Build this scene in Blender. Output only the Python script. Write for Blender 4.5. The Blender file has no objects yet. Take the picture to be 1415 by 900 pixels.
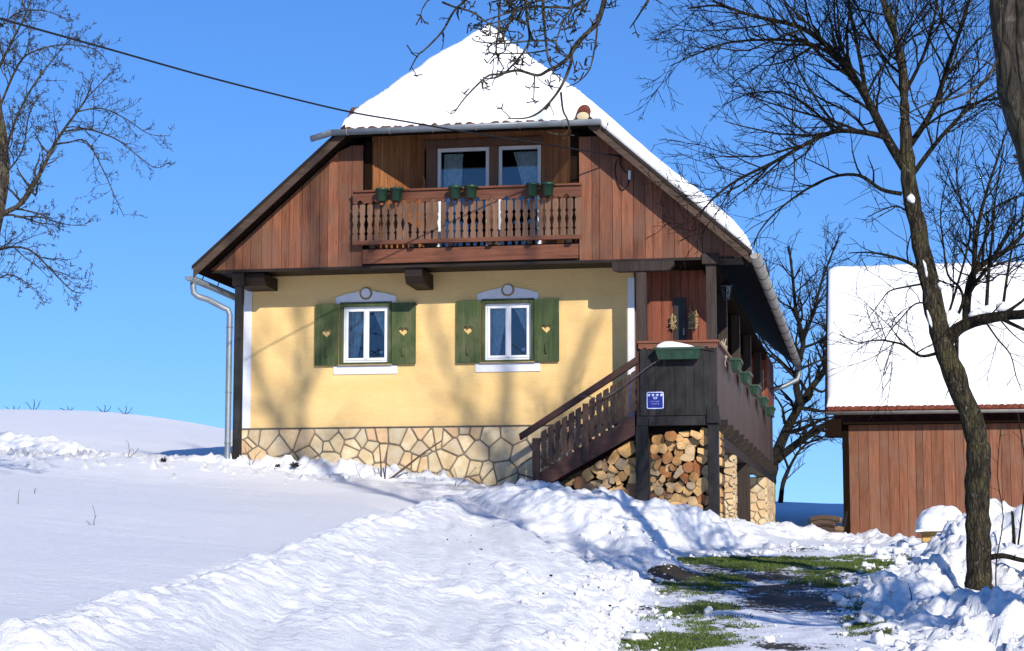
import bpy, math, random
import numpy as np
from mathutils import Vector, Matrix
R = math.radians
rnd = random.Random(7)
S = bpy.context.scene
COL = S.collection

# ------------------------------------------------------------------ camera
F = 2770.0; CX, CY = 707.5, 450.0
PITCH = math.atan(325 / F); YAW = math.atan(508 / F * math.cos(PITCH))
CAM = (0.0, -33.0, 1.6)
def ray(px, py):
    x = (px - CX) / F; y = -(py - CY) / F
    f = math.cos(PITCH) - y * math.sin(PITCH); u = math.sin(PITCH) + y * math.cos(PITCH)
    return (x * math.cos(YAW) - f * math.sin(YAW), x * math.sin(YAW) + f * math.cos(YAW), u)
def at(px, py, Y):            # measured point of the photograph on the vertical plane Y
    d = ray(px, py); t = (Y - CAM[1]) / d[1]
    return Vector((CAM[0] + d[0] * t, Y, CAM[2] + d[2] * t))
cd = bpy.data.cameras.new('camera'); cam = bpy.data.objects.new('camera', cd); COL.objects.link(cam)
cam.location = CAM; cam.rotation_euler = (math.pi / 2 + PITCH, 0, YAW)
cd.sensor_width = 36; cd.lens = 36 * F / 1415; cd.clip_end = 3000; cd.clip_start = 0.1
S.camera = cam

# ------------------------------------------------------------------ light
SUN_AZ, SUN_EL = 29.0, 24.0      # degrees right of the facade's normal, elevation
sd = Vector((math.sin(R(SUN_AZ)) * math.cos(R(SUN_EL)), -math.cos(R(SUN_AZ)) * math.cos(R(SUN_EL)), math.sin(R(SUN_EL))))
ld = bpy.data.lights.new('sun', 'SUN'); ld.energy = 5.0; ld.angle = R(0.53); ld.color = (1.0, 0.93, 0.82)
lo = bpy.data.objects.new('sun', ld); COL.objects.link(lo); lo.rotation_euler = sd.to_track_quat('Z', 'Y').to_euler()
lo.location = (20, -40, 30)
W = bpy.data.worlds.new('World'); S.world = W; W.use_nodes = True
nt = W.node_tree; sk = nt.nodes.new('ShaderNodeTexSky'); sk.sky_type = 'NISHITA'; sk.sun_disc = False
sk.sun_elevation = R(SUN_EL)
sk.sun_rotation = math.pi - R(SUN_AZ)
sk.air_density = 1.0; sk.dust_density = 0.15; sk.ozone_density = 3.5; sk.altitude = 700
bg = nt.nodes['Background']; bg.inputs[1].default_value = 0.105
tc = nt.nodes.new('ShaderNodeTexCoord'); mp = nt.nodes.new('ShaderNodeMapping'); mp.inputs['Scale'].default_value = (1, 1, 0.8); mp.inputs['Location'].default_value = (0, 0, 0.12)
nt.links.new(tc.outputs['Generated'], mp.inputs[0]); nt.links.new(mp.outputs[0], sk.inputs[0])      # a clear deep winter sky: the pale band sits below the horizon
hs = nt.nodes.new('ShaderNodeHueSaturation'); hs.inputs['Saturation'].default_value = 1.24; hs.inputs['Hue'].default_value = 0.512; hs.inputs['Value'].default_value = 1.55
nt.links.new(sk.outputs[0], hs.inputs['Color']); nt.links.new(hs.outputs[0], bg.inputs[0])
S.view_settings.view_transform = 'Standard'; S.view_settings.look = 'None'
S.view_settings.exposure = 0.10; S.view_settings.gamma = 1; S.view_settings.use_curve_mapping = False
S.render.engine = 'CYCLES'
S.cycles.max_bounces = 6; S.cycles.diffuse_bounces = 2; S.cycles.transparent_max_bounces = 12; S.cycles.use_denoising = True

# ------------------------------------------------------------------ materials
class NT:
    def __init__(s, name):
        s.m = bpy.data.materials.new(name); s.m.use_nodes = True
        s.t = s.m.node_tree; s.b = s.t.nodes['Principled BSDF']; s.out = s.t.nodes['Material Output']
    def n(s, typ, **kw):
        o = s.t.nodes.new('ShaderNode' + typ)
        for k, v in kw.items():
            if k.startswith('i_'): o.inputs[k[2:]].default_value = v
            else: setattr(o, k, v)
        return o
    def l(s, a, b): s.t.links.new(a, b)
    def coord(s, scale, kind='Object', rot=(0, 0, 0)):
        c = s.n('TexCoord'); m = s.n('Mapping'); m.inputs['Scale'].default_value = scale; m.inputs['Rotation'].default_value = rot
        s.l(c.outputs[kind], m.inputs[0]); return m.outputs[0]
    def noise(s, vec, scale=1, detail=4, rough=0.55, dist=0):
        o = s.n('TexNoise'); o.inputs['Scale'].default_value = scale; o.inputs['Detail'].default_value = detail
        o.inputs['Roughness'].default_value = rough; o.inputs['Distortion'].default_value = dist
        s.l(vec, o.inputs['Vector']); return o.outputs['Fac']
    def ramp(s, fac, stops):
        o = s.n('ValToRGB'); e = o.color_ramp.elements
        while len(e) < len(stops): e.new(0.5)
        for k, (p, c) in enumerate(stops):
            e[k].position = p; e[k].color = (c, c, c, 1) if isinstance(c, (int, float)) else tuple(c) + (1,)
        s.l(fac, o.inputs[0]); return o.outputs[0]
    def mix(s, fac, a, b, mode='MIX'):
        o = s.n('Mix', data_type='RGBA', blend_type=mode)
        for sock, v in ((o.inputs[0], fac), (o.inputs[6], a), (o.inputs[7], b)):
            if isinstance(v, (int, float)): sock.default_value = v
            elif isinstance(v, tuple): sock.default_value = v + (1,) if len(v) == 3 else v
            else: s.l(v, sock)
        return o.outputs[2]
    def math(s, op, a, b=0.5):
        o = s.n('Math', operation=op)
        for sock, v in ((o.inputs[0], a), (o.inputs[1], b)):
            if isinstance(v, (int, float)): sock.default_value = v
            else: s.l(v, sock)
        return o.outputs[0]
    def attr(s, name, out='Fac'): return s.n('Attribute', attribute_name=name).outputs[out]
    def bump(s, h, strength=0.3, dist=0.02):
        o = s.n('Bump'); o.inputs['Strength'].default_value = strength; o.inputs['Distance'].default_value = dist
        s.l(h, o.inputs['Height']); s.l(o.outputs[0], s.b.inputs['Normal'])
    def base(s, c, rough=0.7, spec=0.3):
        if isinstance(c, tuple): s.b.inputs['Base Color'].default_value = c + (1,)
        else: s.l(c, s.b.inputs['Base Color'])
        s.b.inputs['Roughness'].default_value = rough; s.b.inputs['Specular IOR Level'].default_value = spec
        return s.m

def wood(name, dark, light, axis='Z', weather=None, wamt=0.0, rough=0.6, grain=1.0, tintamt=0.55, spec=0.25):
    k = NT(name); sc = {'Z': (22, 22, 1.3), 'X': (1.3, 22, 22), 'Y': (22, 1.3, 22)}[axis]
    tint = k.attr('tint')
    off = k.n('CombineXYZ'); k.l(k.math('MULTIPLY', tint, 37.0), off.inputs[0]); k.l(k.math('MULTIPLY', tint, 91.0), off.inputs[2])
    add = k.n('VectorMath', operation='ADD'); k.l(k.coord(sc), add.inputs[0]); k.l(off.outputs[0], add.inputs[1])
    g1 = k.noise(add.outputs[0], 1.0, 6, 0.6, 0.6); g2 = k.noise(add.outputs[0], 4.0, 3, 0.6, 0.2)
    g = k.math('ADD', k.math('MULTIPLY', g1, 0.65), k.math('MULTIPLY', g2, 0.35))
    c = k.mix(k.ramp(g, [(0.32, 0.0), (0.66, 1.0)]), dark, light)
    t = k.ramp(tint, [(0.0, 1 - tintamt), (1.0, 1 + 0.0)])
    c = k.mix(1.0, c, t, 'MULTIPLY')
    if weather:
        w = k.noise(k.coord((1.6, 1.6, 1.1)), 1.4, 4, 0.6)
        c = k.mix(k.math('MULTIPLY', k.ramp(w, [(0.45, 0.0), (0.68, 1.0)]), wamt), c, weather)
    kn = k.n('TexVoronoi'); kn.inputs['Scale'].default_value = 1.0
    ks = {'Z': (6, 6, 2.2), 'X': (2.2, 6, 6), 'Y': (6, 2.2, 6)}[axis]
    a2 = k.n('VectorMath', operation='ADD'); k.l(k.coord(ks), a2.inputs[0]); k.l(off.outputs[0], a2.inputs[1]); k.l(a2.outputs[0], kn.inputs['Vector'])
    c = k.mix(k.ramp(kn.outputs['Distance'], [(0.03, 0.45), (0.09, 0.0)]), c, tuple(v * 0.35 for v in dark))
    k.bump(g, 0.35 * grain, 0.01)
    return k.base(c, rough, spec)

def plain(name, c, rough=0.6, spec=0.3, metal=0.0, var=0.25, scale=3.0, bump=0.1):
    k = NT(name); n = k.noise(k.coord((1, 1, 1)), scale, 6, 0.6)
    v = k.ramp(n, [(0.3, 1 - var), (0.7, 1.0 + var * 0.0)])
    col = k.mix(1.0, tuple(c), v, 'MULTIPLY')
    k.bump(k.noise(k.coord((1, 1, 1)), scale * 14, 3), bump, 0.005)
    k.b.inputs['Metallic'].default_value = metal
    return k.base(col, rough, spec)

def stucco():
    k = NT('yellow_stucco')
    n1 = k.noise(k.coord((0.8, 0.8, 2.5)), 1.2, 5, 0.6); n2 = k.noise(k.coord((5, 5, 55)), 1.0, 5, 0.7, 0.5); n3 = k.noise(k.coord((60, 60, 90)), 1, 2)
    c = k.mix(k.ramp(n1, [(0.3, 0.0), (0.75, 1.0)]), (0.70, 0.462, 0.185), (0.76, 0.532, 0.240))
    c = k.mix(k.math('MULTIPLY', k.ramp(n2, [(0.38, 1.0), (0.55, 0.0)]), 0.16), c, (0.50, 0.30, 0.10))
    st = k.noise(k.coord((2.2, 2.2, 0.7)), 1.0, 6, 0.7, 0.4)
    c = k.mix(k.math('MULTIPLY', k.ramp(st, [(0.48, 0.0), (0.70, 1.0)]), 0.42), c, (0.56, 0.40, 0.19))
    sz = k.n('SeparateXYZ'); k.l(k.coord((1, 1, 1)), sz.inputs[0])
    dz = k.math('MULTIPLY', k.math('SUBTRACT', 4.35, sz.outputs[2]), 2.0)
    c = k.mix(k.math('MULTIPLY', k.math('MAXIMUM', k.math('MULTIPLY', dz, k.noise(k.coord((3, 3, 3)), 1.5, 6, 0.7)), 0.0), 0.45), c, (0.40, 0.31, 0.19))
    h = k.math('ADD', n2, k.math('MULTIPLY', n3, 0.4))
    k.bump(h, 0.6, 0.012)
    return k.base(c, 0.9, 0.1)

def stone(name='field_stone', k1=1.0):
    k = NT(name); t = k.attr('tint'); n = k.noise(k.coord((1, 1, 1)), 6, 6, 0.62); n2 = k.noise(k.coord((1, 1, 1)), 30, 4)
    c = k.ramp(t, [(0.0, (0.46, 0.39, 0.28)), (0.3, (0.64, 0.53, 0.34)), (0.55, (0.70, 0.57, 0.36)), (0.75, (0.58, 0.38, 0.22)), (0.9, (0.46, 0.40, 0.28)), (1.0, (0.62, 0.50, 0.30))])
    c = k.mix(k.math('MULTIPLY', k.ramp(n, [(0.42, 1.0), (0.62, 0.0)]), 0.45), c, (0.42, 0.27, 0.12))
    c = k.mix(k.math('MULTIPLY', k.ramp(n2, [(0.5, 0.0), (0.7, 1.0)]), 0.2), c, (0.24, 0.2, 0.15))
    k.bump(k.math('ADD', n, k.math('MULTIPLY', n2, 0.5)), 0.5, 0.02)
    return k.base(c, 0.85, 0.15)

def snow_mat(name='snow', fine=1.0, dirt=0.0):
    k = NT(name)
    co = k.coord((1, 1, 1)); n = k.noise(co, 9, 6, 0.65); n2 = k.noise(co, 55, 5, 0.7)
    c = k.mix(k.noise(co, 0.7, 3), (0.86, 0.87, 0.885), (0.90, 0.895, 0.89))
    if dirt:
        d = k.math('MULTIPLY', k.ramp(k.noise(co, 2.6, 7, 0.75, 0.3), [(0.61, 0.0), (0.74, 1.0)]), k.attr('dirt'))
        c = k.mix(k.math('MULTIPLY', d, dirt), c, (0.50, 0.42, 0.30))
        s = k.math('MULTIPLY', k.ramp(k.noise(co, 23, 4, 0.7), [(0.70, 0.0), (0.74, 1.0)]), k.attr('dirt'))
        c = k.mix(k.math('MULTIPLY', s, 0.8), c, (0.06, 0.04, 0.02))
    k.bump(k.math('ADD', k.math('MULTIPLY', n, 0.9), k.math('MULTIPLY', n2, 0.5)), 0.75 * fine, 0.05)
    return k.base(c, 0.55, 0.25)

def drive_mat():
    k = NT('driveway_surface'); co = k.coord((1, 1, 1))
    f = k.noise(co, 7, 8, 0.72); f2 = k.noise(k.coord((1.0, 0.35, 1)), 24, 5, 0.7)
    v = k.math('ADD', k.math('MULTIPLY', k.attr('bare'), 0.86), k.math('ADD', k.math('MULTIPLY', k.math('SUBTRACT', f, 0.5), 1.5), k.math('MULTIPLY', k.math('SUBTRACT', f2, 0.5), 1.1)))
    m = k.ramp(v, [(0.47, 0.0), (0.56, 1.0)])
    sn = k.mix(k.ramp(f2, [(0.3, 0.0), (0.62, 1.0)]), (0.66, 0.68, 0.72), (0.86, 0.87, 0.90))
    so = k.mix(k.ramp(k.noise(co, 5, 6, 0.7), [(0.35, 0.0), (0.62, 1.0)]), (0.018, 0.014, 0.009), (0.055, 0.042, 0.024))
    gr = k.mix(k.noise(co, 30, 4), (0.035, 0.050, 0.010), (0.085, 0.095, 0.028))
    so = k.mix(k.ramp(k.attr('green'), [(0.35, 0.0), (0.6, 1.0)]), so, gr)
    c = k.mix(m, sn, so)
    h = k.math('SUBTRACT', k.math('MULTIPLY', f2, 0.6), m)
    k.bump(h, 0.7, 0.03)
    return k.base(c, 0.6, 0.3)

def glass_mat():
    k = NT('window_glass'); k.t.nodes.remove(k.b)
    tr = k.n('BsdfTransparent'); tr.inputs[0].default_value = (0.80, 0.86, 0.88, 1)
    gl = k.n('BsdfGlossy'); gl.inputs['Roughness'].default_value = 0.015; gl.inputs[0].default_value = (0.9, 0.95, 1, 1)
    fr = k.n('Fresnel'); fr.inputs[0].default_value = 1.7
    mx = k.n('MixShader'); k.l(fr.outputs[0], mx.inputs[0]); k.l(tr.outputs[0], mx.inputs[1]); k.l(gl.outputs[0], mx.inputs[2]); k.l(mx.outputs[0], k.out.inputs[0])
    return k.m

def bark_mat(name, dark, light, moss, mamt):
    k = NT(name); n = k.noise(k.coord((9, 9, 2.2)), 2.2, 7, 0.7, 0.4); n2 = k.noise(k.coord((1, 1, 1)), 3.0, 6, 0.65)
    c = k.mix(k.ramp(n, [(0.35, 0.0), (0.65, 1.0)]), dark, light)
    c = k.mix(k.math('MULTIPLY', k.ramp(n2, [(0.48, 0.0), (0.62, 1.0)]), mamt), c, moss)
    n3 = k.noise(k.coord((1, 1, 1)), 15, 3, 0.6); vo = k.n('TexVoronoi', feature='DISTANCE_TO_EDGE'); vo.inputs['Scale'].default_value = 1.0
    k.l(k.coord((26, 26, 7)), vo.inputs['Vector']); cr = k.ramp(vo.outputs['Distance'], [(0.02, 0.0), (0.16, 1.0)])
    c = k.mix(k.math('MULTIPLY', k.math('SUBTRACT', 1.0, cr), 0.4), c, tuple(v * .4 for v in dark))
    c = k.mix(k.math('MULTIPLY', k.ramp(n3, [(0.62, 0.0), (0.67, 1.0)]), mamt * .8), c, (0.22, 0.22, 0.17))
    k.bump(k.math('ADD', n, k.math('MULTIPLY', cr, 0.35)), 1.0, 0.04)
    return k.base(c, 0.9, 0.1)

def lace_mat():
    k = NT('lace_curtain'); co = k.coord((1, 1, 1))
    n = k.noise(co, 16, 3)
    k.b.inputs['Transmission Weight'].default_value = 0.0
    k.b.inputs['Alpha'].default_value = 1.0
    return k.base(k.mix(k.ramp(n, [(0.4, 0.0), (0.6, 1.0)]), (0.62, 0.64, 0.66), (0.82, 0.82, 0.80)), 0.9, 0.1)

M = {}
M['clad'] = wood('reddish_cladding', (0.110, 0.034, 0.018), (0.300, 0.114, 0.054), 'Z', (0.130, 0.072, 0.045), 0.7, 0.55, tintamt=0.42)
M['loggia'] = wood('honey_planks', (0.17, 0.055, 0.018), (0.44, 0.19, 0.075), 'Z', None, 0, 0.5, tintamt=0.25)
M['bal'] = wood('balcony_wood', (0.10, 0.050, 0.029), (0.21, 0.112, 0.066), 'Z', (0.16, 0.105, 0.075), 0.5, 0.6, tintamt=0.35)
M['rail'] = wood('rail_wood', (0.085, 0.028, 0.014), (0.22, 0.080, 0.040), 'X', None, 0, 0.5, tintamt=0.3)
M['dark'] = wood('dark_stained_wood', (0.005, 0.0045, 0.004), (0.020, 0.018, 0.017), 'Z', (0.038, 0.038, 0.044), 0.5, 0.6, tintamt=0.4)
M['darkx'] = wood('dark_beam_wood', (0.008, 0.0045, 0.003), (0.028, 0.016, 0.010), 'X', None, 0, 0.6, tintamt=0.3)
M['barge'] = wood('barge_wood', (0.035, 0.019, 0.012), (0.095, 0.060, 0.040), 'X', None, 0, 0.65, tintamt=0.2)
M['stair'] = wood('stair_wood', (0.028, 0.012, 0.010), (0.066, 0.028, 0.021), 'X', None, 0, 0.55, tintamt=0.25)
M['stairz'] = wood('stair_baluster_wood', (0.045, 0.023, 0.016), (0.120, 0.066, 0.044), 'Z', None, 0, 0.6, tintamt=0.45)
M['gal'] = wood('gallery_side_wood', (0.042, 0.023, 0.017), (0.110, 0.064, 0.047), 'Z', None, 0, 0.6, tintamt=0.4)
M['red'] = wood('red_porch_planks', (0.11, 0.026, 0.012), (0.27, 0.080, 0.038), 'Z', None, 0, 0.55, tintamt=0.3)
M['post'] = wood('weathered_post', (0.016, 0.010, 0.008), (0.060, 0.040, 0.030), 'Z', None, 0, 0.65, tintamt=0.25)
M['barn'] = wood('barn_planks', (0.105, 0.036, 0.018), (0.29, 0.108, 0.050), 'Z', (0.16, 0.088, 0.056), 0.6, 0.6, tintamt=0.42)
M['green'] = wood('green_shutter', (0.020, 0.034, 0.010), (0.068, 0.098, 0.030), 'Z', (0.125, 0.125, 0.055), 0.7, 0.5, tintamt=0.2)
M['black'] = wood('dark_and_shade_boards', (0.007, 0.004, 0.0025), (0.022, 0.013, 0.008), 'Y', None, 0, 0.9, tintamt=0.4, spec=0.03)  # dark boards; under eaves and ceilings the shade is put into this black
M['stucco'] = stucco(); M['stone'] = stone()
M['mortar'] = plain('mortar', (0.21, 0.18, 0.145), 0.95, 0.1, 0, 0.4, 8, 0.5)
M['mortarl'] = plain('pale_mortar', (0.42, 0.34, 0.24), 0.95, 0.1, 0, 0.4, 8, 0.5)
M['white'] = plain('white_paint', (0.74, 0.75, 0.78), 0.5, 0.3, 0, 0.10, 5)
M['trim'] = plain('white_render', (0.66, 0.67, 0.72), 0.85, 0.15, 0, 0.12, 5, 0.25)
M['ring'] = plain('ring_groove', (0.36, 0.26, 0.14), 0.9, 0.1)
M['zinc'] = plain('galvanised_zinc', (0.24, 0.27, 0.29), 0.5, 0.5, 0.45, 0.25, 6, 0.05)
M['oldzinc'] = plain('old_zinc', (0.33, 0.31, 0.28), 0.6, 0.4, 0.25, 0.35, 7, 0.1)
M['tile'] = plain('clay_tile', (0.22, 0.060, 0.034), 0.85, 0.15, 0, 0.6, 9, 0.4)
M['mosstile'] = plain('mossy_tile', (0.20, 0.085, 0.050), 0.9, 0.1, 0, 0.75, 14, 0.4)
M['cream'] = plain('cream_mortar', (0.62, 0.52, 0.33), 0.9, 0.1)
M['glass'] = glass_mat(); M['lace'] = lace_mat()
M['inside'] = plain('dark_interior', (0.030, 0.027, 0.025), 0.9, 0.1)
M['iron'] = plain('black_iron', (0.012, 0.012, 0.013), 0.5, 0.4)
M['pot'] = plain('green_plastic', (0.012, 0.060, 0.030), 0.4, 0.5, 0, 0.35, 6)
M['box'] = plain('green_box_plastic', (0.018, 0.056, 0.032), 0.5, 0.4, 0, 0.45, 9)
M['soil'] = plain('potting_soil', (0.03, 0.02, 0.014), 0.95, 0.1)
M['blue'] = plain('blue_enamel', (0.006, 0.014, 0.21), 0.3, 0.5, 0, 0.1, 4, 0.0)
M['signw'] = plain('sign_white', (0.60, 0.64, 0.85), 0.4, 0.4, 0, 0.05)
M['cable'] = plain('cable_rubber', (0.008, 0.008, 0.009), 0.6, 0.3)
M['cord'] = plain('grey_cord', (0.10, 0.095, 0.095), 0.6, 0.3)
M['straw'] = plain('straw', (0.42, 0.31, 0.15), 0.8, 0.2, 0, 0.6, 30)
M['husk'] = plain('corn_husk', (0.56, 0.47, 0.32), 0.8, 0.2, 0, 0.5, 25)
M['crate'] = wood('yellow_crate_wood', (0.38, 0.22, 0.06), (0.62, 0.40, 0.13), 'X', None, 0, 0.6)
M['snow'] = snow_mat('snow', 1.0, 0.55); M['roofsnow'] = snow_mat('roof_snow_surface', 0.35)
M['drive'] = drive_mat()
M['bark'] = bark_mat('fruit_tree_bark', (0.009, 0.007, 0.005), (0.085, 0.070, 0.047), (0.10, 0.092, 0.036), 0.45)
M['barkc'] = bark_mat('dark_twig_bark', (0.007, 0.006, 0.005), (0.036, 0.029, 0.021), (0.06, 0.054, 0.022), 0.4)
M['barkg'] = bark_mat('grey_bark', (0.035, 0.028, 0.022), (0.13, 0.105, 0.080), (0.13, 0.125, 0.05), 0.5)
M['barkd'] = bark_mat('dark_bark', (0.008, 0.007, 0.006), (0.040, 0.034, 0.028), (0.07, 0.065, 0.025), 0.25)
M['barkt'] = bark_mat('furrowed_bark', (0.018, 0.016, 0.013), (0.12, 0.10, 0.075), (0.09, 0.085, 0.03), 0.35)
def endgrain():
    k = NT('split_log_end'); oi = k.n('ObjectInfo'); t = oi.outputs['Random']
    c = k.ramp(t, [(0.0, (0.62, 0.36, 0.14)), (0.35, (0.74, 0.47, 0.21)), (0.6, (0.54, 0.28, 0.10)), (0.72, (0.30, 0.105, 0.035)), (0.78, (0.42, 0.30, 0.18)), (0.9, (0.66, 0.46, 0.24)), (1.0, (0.34, 0.27, 0.19))])
    n = k.noise(k.coord((14, 3, 14)), 1.5, 6, 0.7); n2 = k.noise(k.coord((1, 1, 1)), 4, 4)
    c = k.mix(k.math('MULTIPLY', k.ramp(n, [(0.36, 1.0), (0.55, 0.0)]), 0.40), c, (0.20, 0.10, 0.04))
    c = k.mix(k.math('MULTIPLY', k.ramp(n2, [(0.5, 0.0), (0.7, 1.0)]), 0.4), c, (0.30, 0.22, 0.14))
    k.bump(n, 0.6, 0.02); return k.base(c, 0.8, 0.2)
M['end'] = endgrain()
M['logside'] = wood('split_log_side', (0.10, 0.06, 0.035), (0.36, 0.22, 0.10), 'Y', (0.07, 0.055, 0.045), 0.8, 0.85, tintamt=0.3)
M['grass'] = (lambda k: k.base(k.mix(k.attr('tint'), (0.036, 0.068, 0.011), (0.13, 0.17, 0.045)), 0.6, 0.2))(NT('grass_blades'))
M['twig'] = plain('dry_twig', (0.13, 0.085, 0.055), 0.9, 0.1, 0, 0.4, 12)

# ------------------------------------------------------------------ mesh building
class MB:
    def __init__(s): s.v = []; s.f = []; s.mi = []; s.t = []
    def add(s, vs, fs, mi=0, t=None):
        if t is None: t = rnd.random()
        o = len(s.v); s.v.extend(vs)
        for f in fs: s.f.append(tuple(i + o for i in f)); s.mi.append(mi); s.t.append(t)
        return s
    def box(s, x0, x1, y0, y1, z0, z1, mi=0, t=None):
        x0, x1 = min(x0, x1), max(x0, x1); y0, y1 = min(y0, y1), max(y0, y1); z0, z1 = min(z0, z1), max(z0, z1)
        return s.add([(x0, y0, z0), (x1, y0, z0), (x1, y1, z0), (x0, y1, z0), (x0, y0, z1), (x1, y0, z1), (x1, y1, z1), (x0, y1, z1)],
              [(3, 2, 1, 0), (4, 5, 6, 7), (0, 1, 5, 4), (1, 2, 6, 5), (2, 3, 7, 6), (3, 0, 4, 7)], mi, t)
    def prism(s, poly, y0, y1, mi=0, t=None, mi_end=None):      # poly of (x,z), ccw seen from -Y
        if t is None: t = rnd.random()
        a = sum(poly[i][0] * poly[(i + 1) % len(poly)][1] - poly[(i + 1) % len(poly)][0] * poly[i][1] for i in range(len(poly)))
        if a < 0: poly = poly[::-1]
        n = len(poly); vs = [(x, y0, z) for x, z in poly] + [(x, y1, z) for x, z in poly]
        s.add(vs, [tuple(range(n)), tuple(range(2 * n - 1, n - 1, -1))], mi if mi_end is None else mi_end, t)
        o = len(s.v) - 2 * n
        for i in range(n):
            j = (i + 1) % n; s.f.append((o + j, o + i, o + n + i, o + n + j)); s.mi.append(mi); s.t.append(t)
        return s
    def prism3(s, poly, ax, mi=0, t=None):      # extrude a planar 3d polygon by vector ax
        n = len(poly); P = [Vector(p) for p in poly]; ax = Vector(ax)
        nrm = Vector((0, 0, 0))
        for i in range(n): nrm += P[i].cross(P[(i + 1) % n])
        if nrm.dot(ax) > 0: P = P[::-1]
        vs = [tuple(p) for p in P] + [tuple(p + ax) for p in P]
        fs = [tuple(range(n)), tuple(range(2 * n - 1, n - 1, -1))] + [((i + 1) % n, i, n + i, n + (i + 1) % n) for i in range(n)]
        return s.add(vs, fs, mi, t)
    def bar(s, a, b, w, h, mi=0, t=None, up=(0, 0, 1)):
        a = Vector(a); b = Vector(b); d = (b - a).normalized(); sx = d.cross(Vector(up)).normalized(); u = sx.cross(d)
        P = [a - sx * w / 2 - u * h / 2, a + sx * w / 2 - u * h / 2, a + sx * w / 2 + u * h / 2, a - sx * w / 2 + u * h / 2]
        return s.prism3(P, b - a, mi, t)
    def tube(s, pts, rad, n=6, mi=0, t=None, cap=True):
        pts = [Vector(p) for p in pts]; m = len(pts)
        if not hasattr(rad, '__len__'): rad = [rad] * m
        vs = []; prev = None
        for i in range(m):
            d = (pts[min(i + 1, m - 1)] - pts[max(i - 1, 0)])
            if d.length < 1e-9: d = Vector((0, 0, 1))
            d.normalize()
            if prev is None: prev = d.orthogonal().normalized()
            u = prev - d * prev.dot(d)
            u = u.normalized() if u.length > 1e-6 else d.orthogonal().normalized()
            prev = u; w = d.cross(u)
            for k in range(n):
                c, q = math.cos(2 * math.pi * k / n) * rad[i], math.sin(2 * math.pi * k / n) * rad[i]
                vs.append((pts[i].x + u.x * c + w.x * q, pts[i].y + u.y * c + w.y * q, pts[i].z + u.z * c + w.z * q))
        fs = [(i * n + k, i * n + (k + 1) % n, (i + 1) * n + (k + 1) % n, (i + 1) * n + k) for i in range(m - 1) for k in range(n)]
        if cap: fs += [tuple(range(n - 1, -1, -1)), tuple((m - 1) * n + k for k in range(n))]
        return s.add(vs, fs, mi, t)
    def lathe(s, prof, c, n=16, mi=0, t=None):
        vs = []
        for r, z in prof:
            for k in range(n): vs.append((c[0] + r * math.cos(2 * math.pi * k / n), c[1] + r * math.sin(2 * math.pi * k / n), c[2] + z))
        m = len(prof)
        fs = [(i * n + k, i * n + (k + 1) % n, (i + 1) * n + (k + 1) % n, (i + 1) * n + k) for i in range(m - 1) for k in range(n)]
        fs += [tuple(range(n - 1, -1, -1)), tuple((m - 1) * n + k for k in range(n))]
        return s.add(vs, fs, mi, t)
    def build(s, name, mats, parent=None, smooth=False, bevel=0.0, origin=None):
        me = bpy.data.meshes.new(name)
        o3 = Vector(origin) if origin is not None else Vector((0, 0, 0))
        v = np.array(s.v, dtype=np.float64) - np.array(o3)
        me.from_pydata(v.tolist(), [], s.f)
        for m in (mats if isinstance(mats, (list, tuple)) else [mats]): me.materials.append(M[m] if isinstance(m, str) else m)
        me.polygons.foreach_set('material_index', s.mi)
        at_ = me.attributes.new('tint', 'FLOAT', 'FACE'); at_.data.foreach_set('value', s.t)
        if smooth: me.polygons.foreach_set('use_smooth', [True] * len(me.polygons))
        me.update()
        o = bpy.data.objects.new(name, me); COL.objects.link(o)
        if parent is not None:
            o.parent = parent; base = parent
            off = Vector((0, 0, 0)); q = parent
            while q is not None: off += q.location; q = q.parent
            o.location = o3 - off
        else: o.location = o3
        if bevel:
            b = o.modifiers.new('bevel', 'BEVEL'); b.width = bevel; b.segments = 2; b.limit_method = 'ANGLE'; b.angle_limit = R(40)
        return o
def tag(o, label=None, cat=None, group=None, kind=None):
    if label: o['label'] = label
    if cat: o['category'] = cat
    if group: o['group'] = group
    if kind: o['kind'] = kind
    return o
def empty(name, loc, label, cat, group=None):
    o = bpy.data.objects.new(name, None); COL.objects.link(o); o.location = loc; o.empty_display_size = 0.2
    return tag(o, label, cat, group)
def copy_tree(o, parent=None):
    c = o.copy(); COL.objects.link(c); c.parent = parent
    for ch in list(o.children): copy_tree(ch, c)
    return c
def holed(outer, holes, y0, y1):        # plate with holes, polygons in (x,z)
    import bmesh
    bm = bmesh.new(); loops = []
    for lp in [outer] + holes:
        vs = [bm.verts.new((x, y0, z)) for x, z in lp]; loops.append(vs)
        for i in range(len(vs)): bm.edges.new((vs[i], vs[(i + 1) % len(vs)]))
    bmesh.ops.triangle_fill(bm, use_beauty=True, use_dissolve=False, edges=bm.edges[:])
    bm.verts.index_update()
    mb = MB(); n = len(bm.verts); co = [v.co.copy() for v in bm.verts]
    tris = []
    for f in bm.faces:
        ids = [v.index for v in f.verts]
        tris.append(ids if f.normal.y < 0 else ids[::-1])
    idx = {v: v.index for v in bm.verts}
    fs = [tuple(t) for t in tris] + [tuple(i + n for i in t[::-1]) for t in tris]
    for k, lp in enumerate(loops):
        ids = [idx[v] for v in lp]
        a = sum(co[ids[i]].x * co[ids[(i + 1) % len(ids)]].z - co[ids[(i + 1) % len(ids)]].x * co[ids[i]].z for i in range(len(ids)))
        if (a < 0) != (k > 0): ids = ids[::-1]
        for i in range(len(ids)):
            j = (i + 1) % len(ids); fs.append((ids[j], ids[i], ids[i] + n, ids[j] + n))
    mb.add([tuple(c) for c in co] + [(c.x, y1, c.z) for c in co], fs)
    bm.free(); return mb

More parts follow.
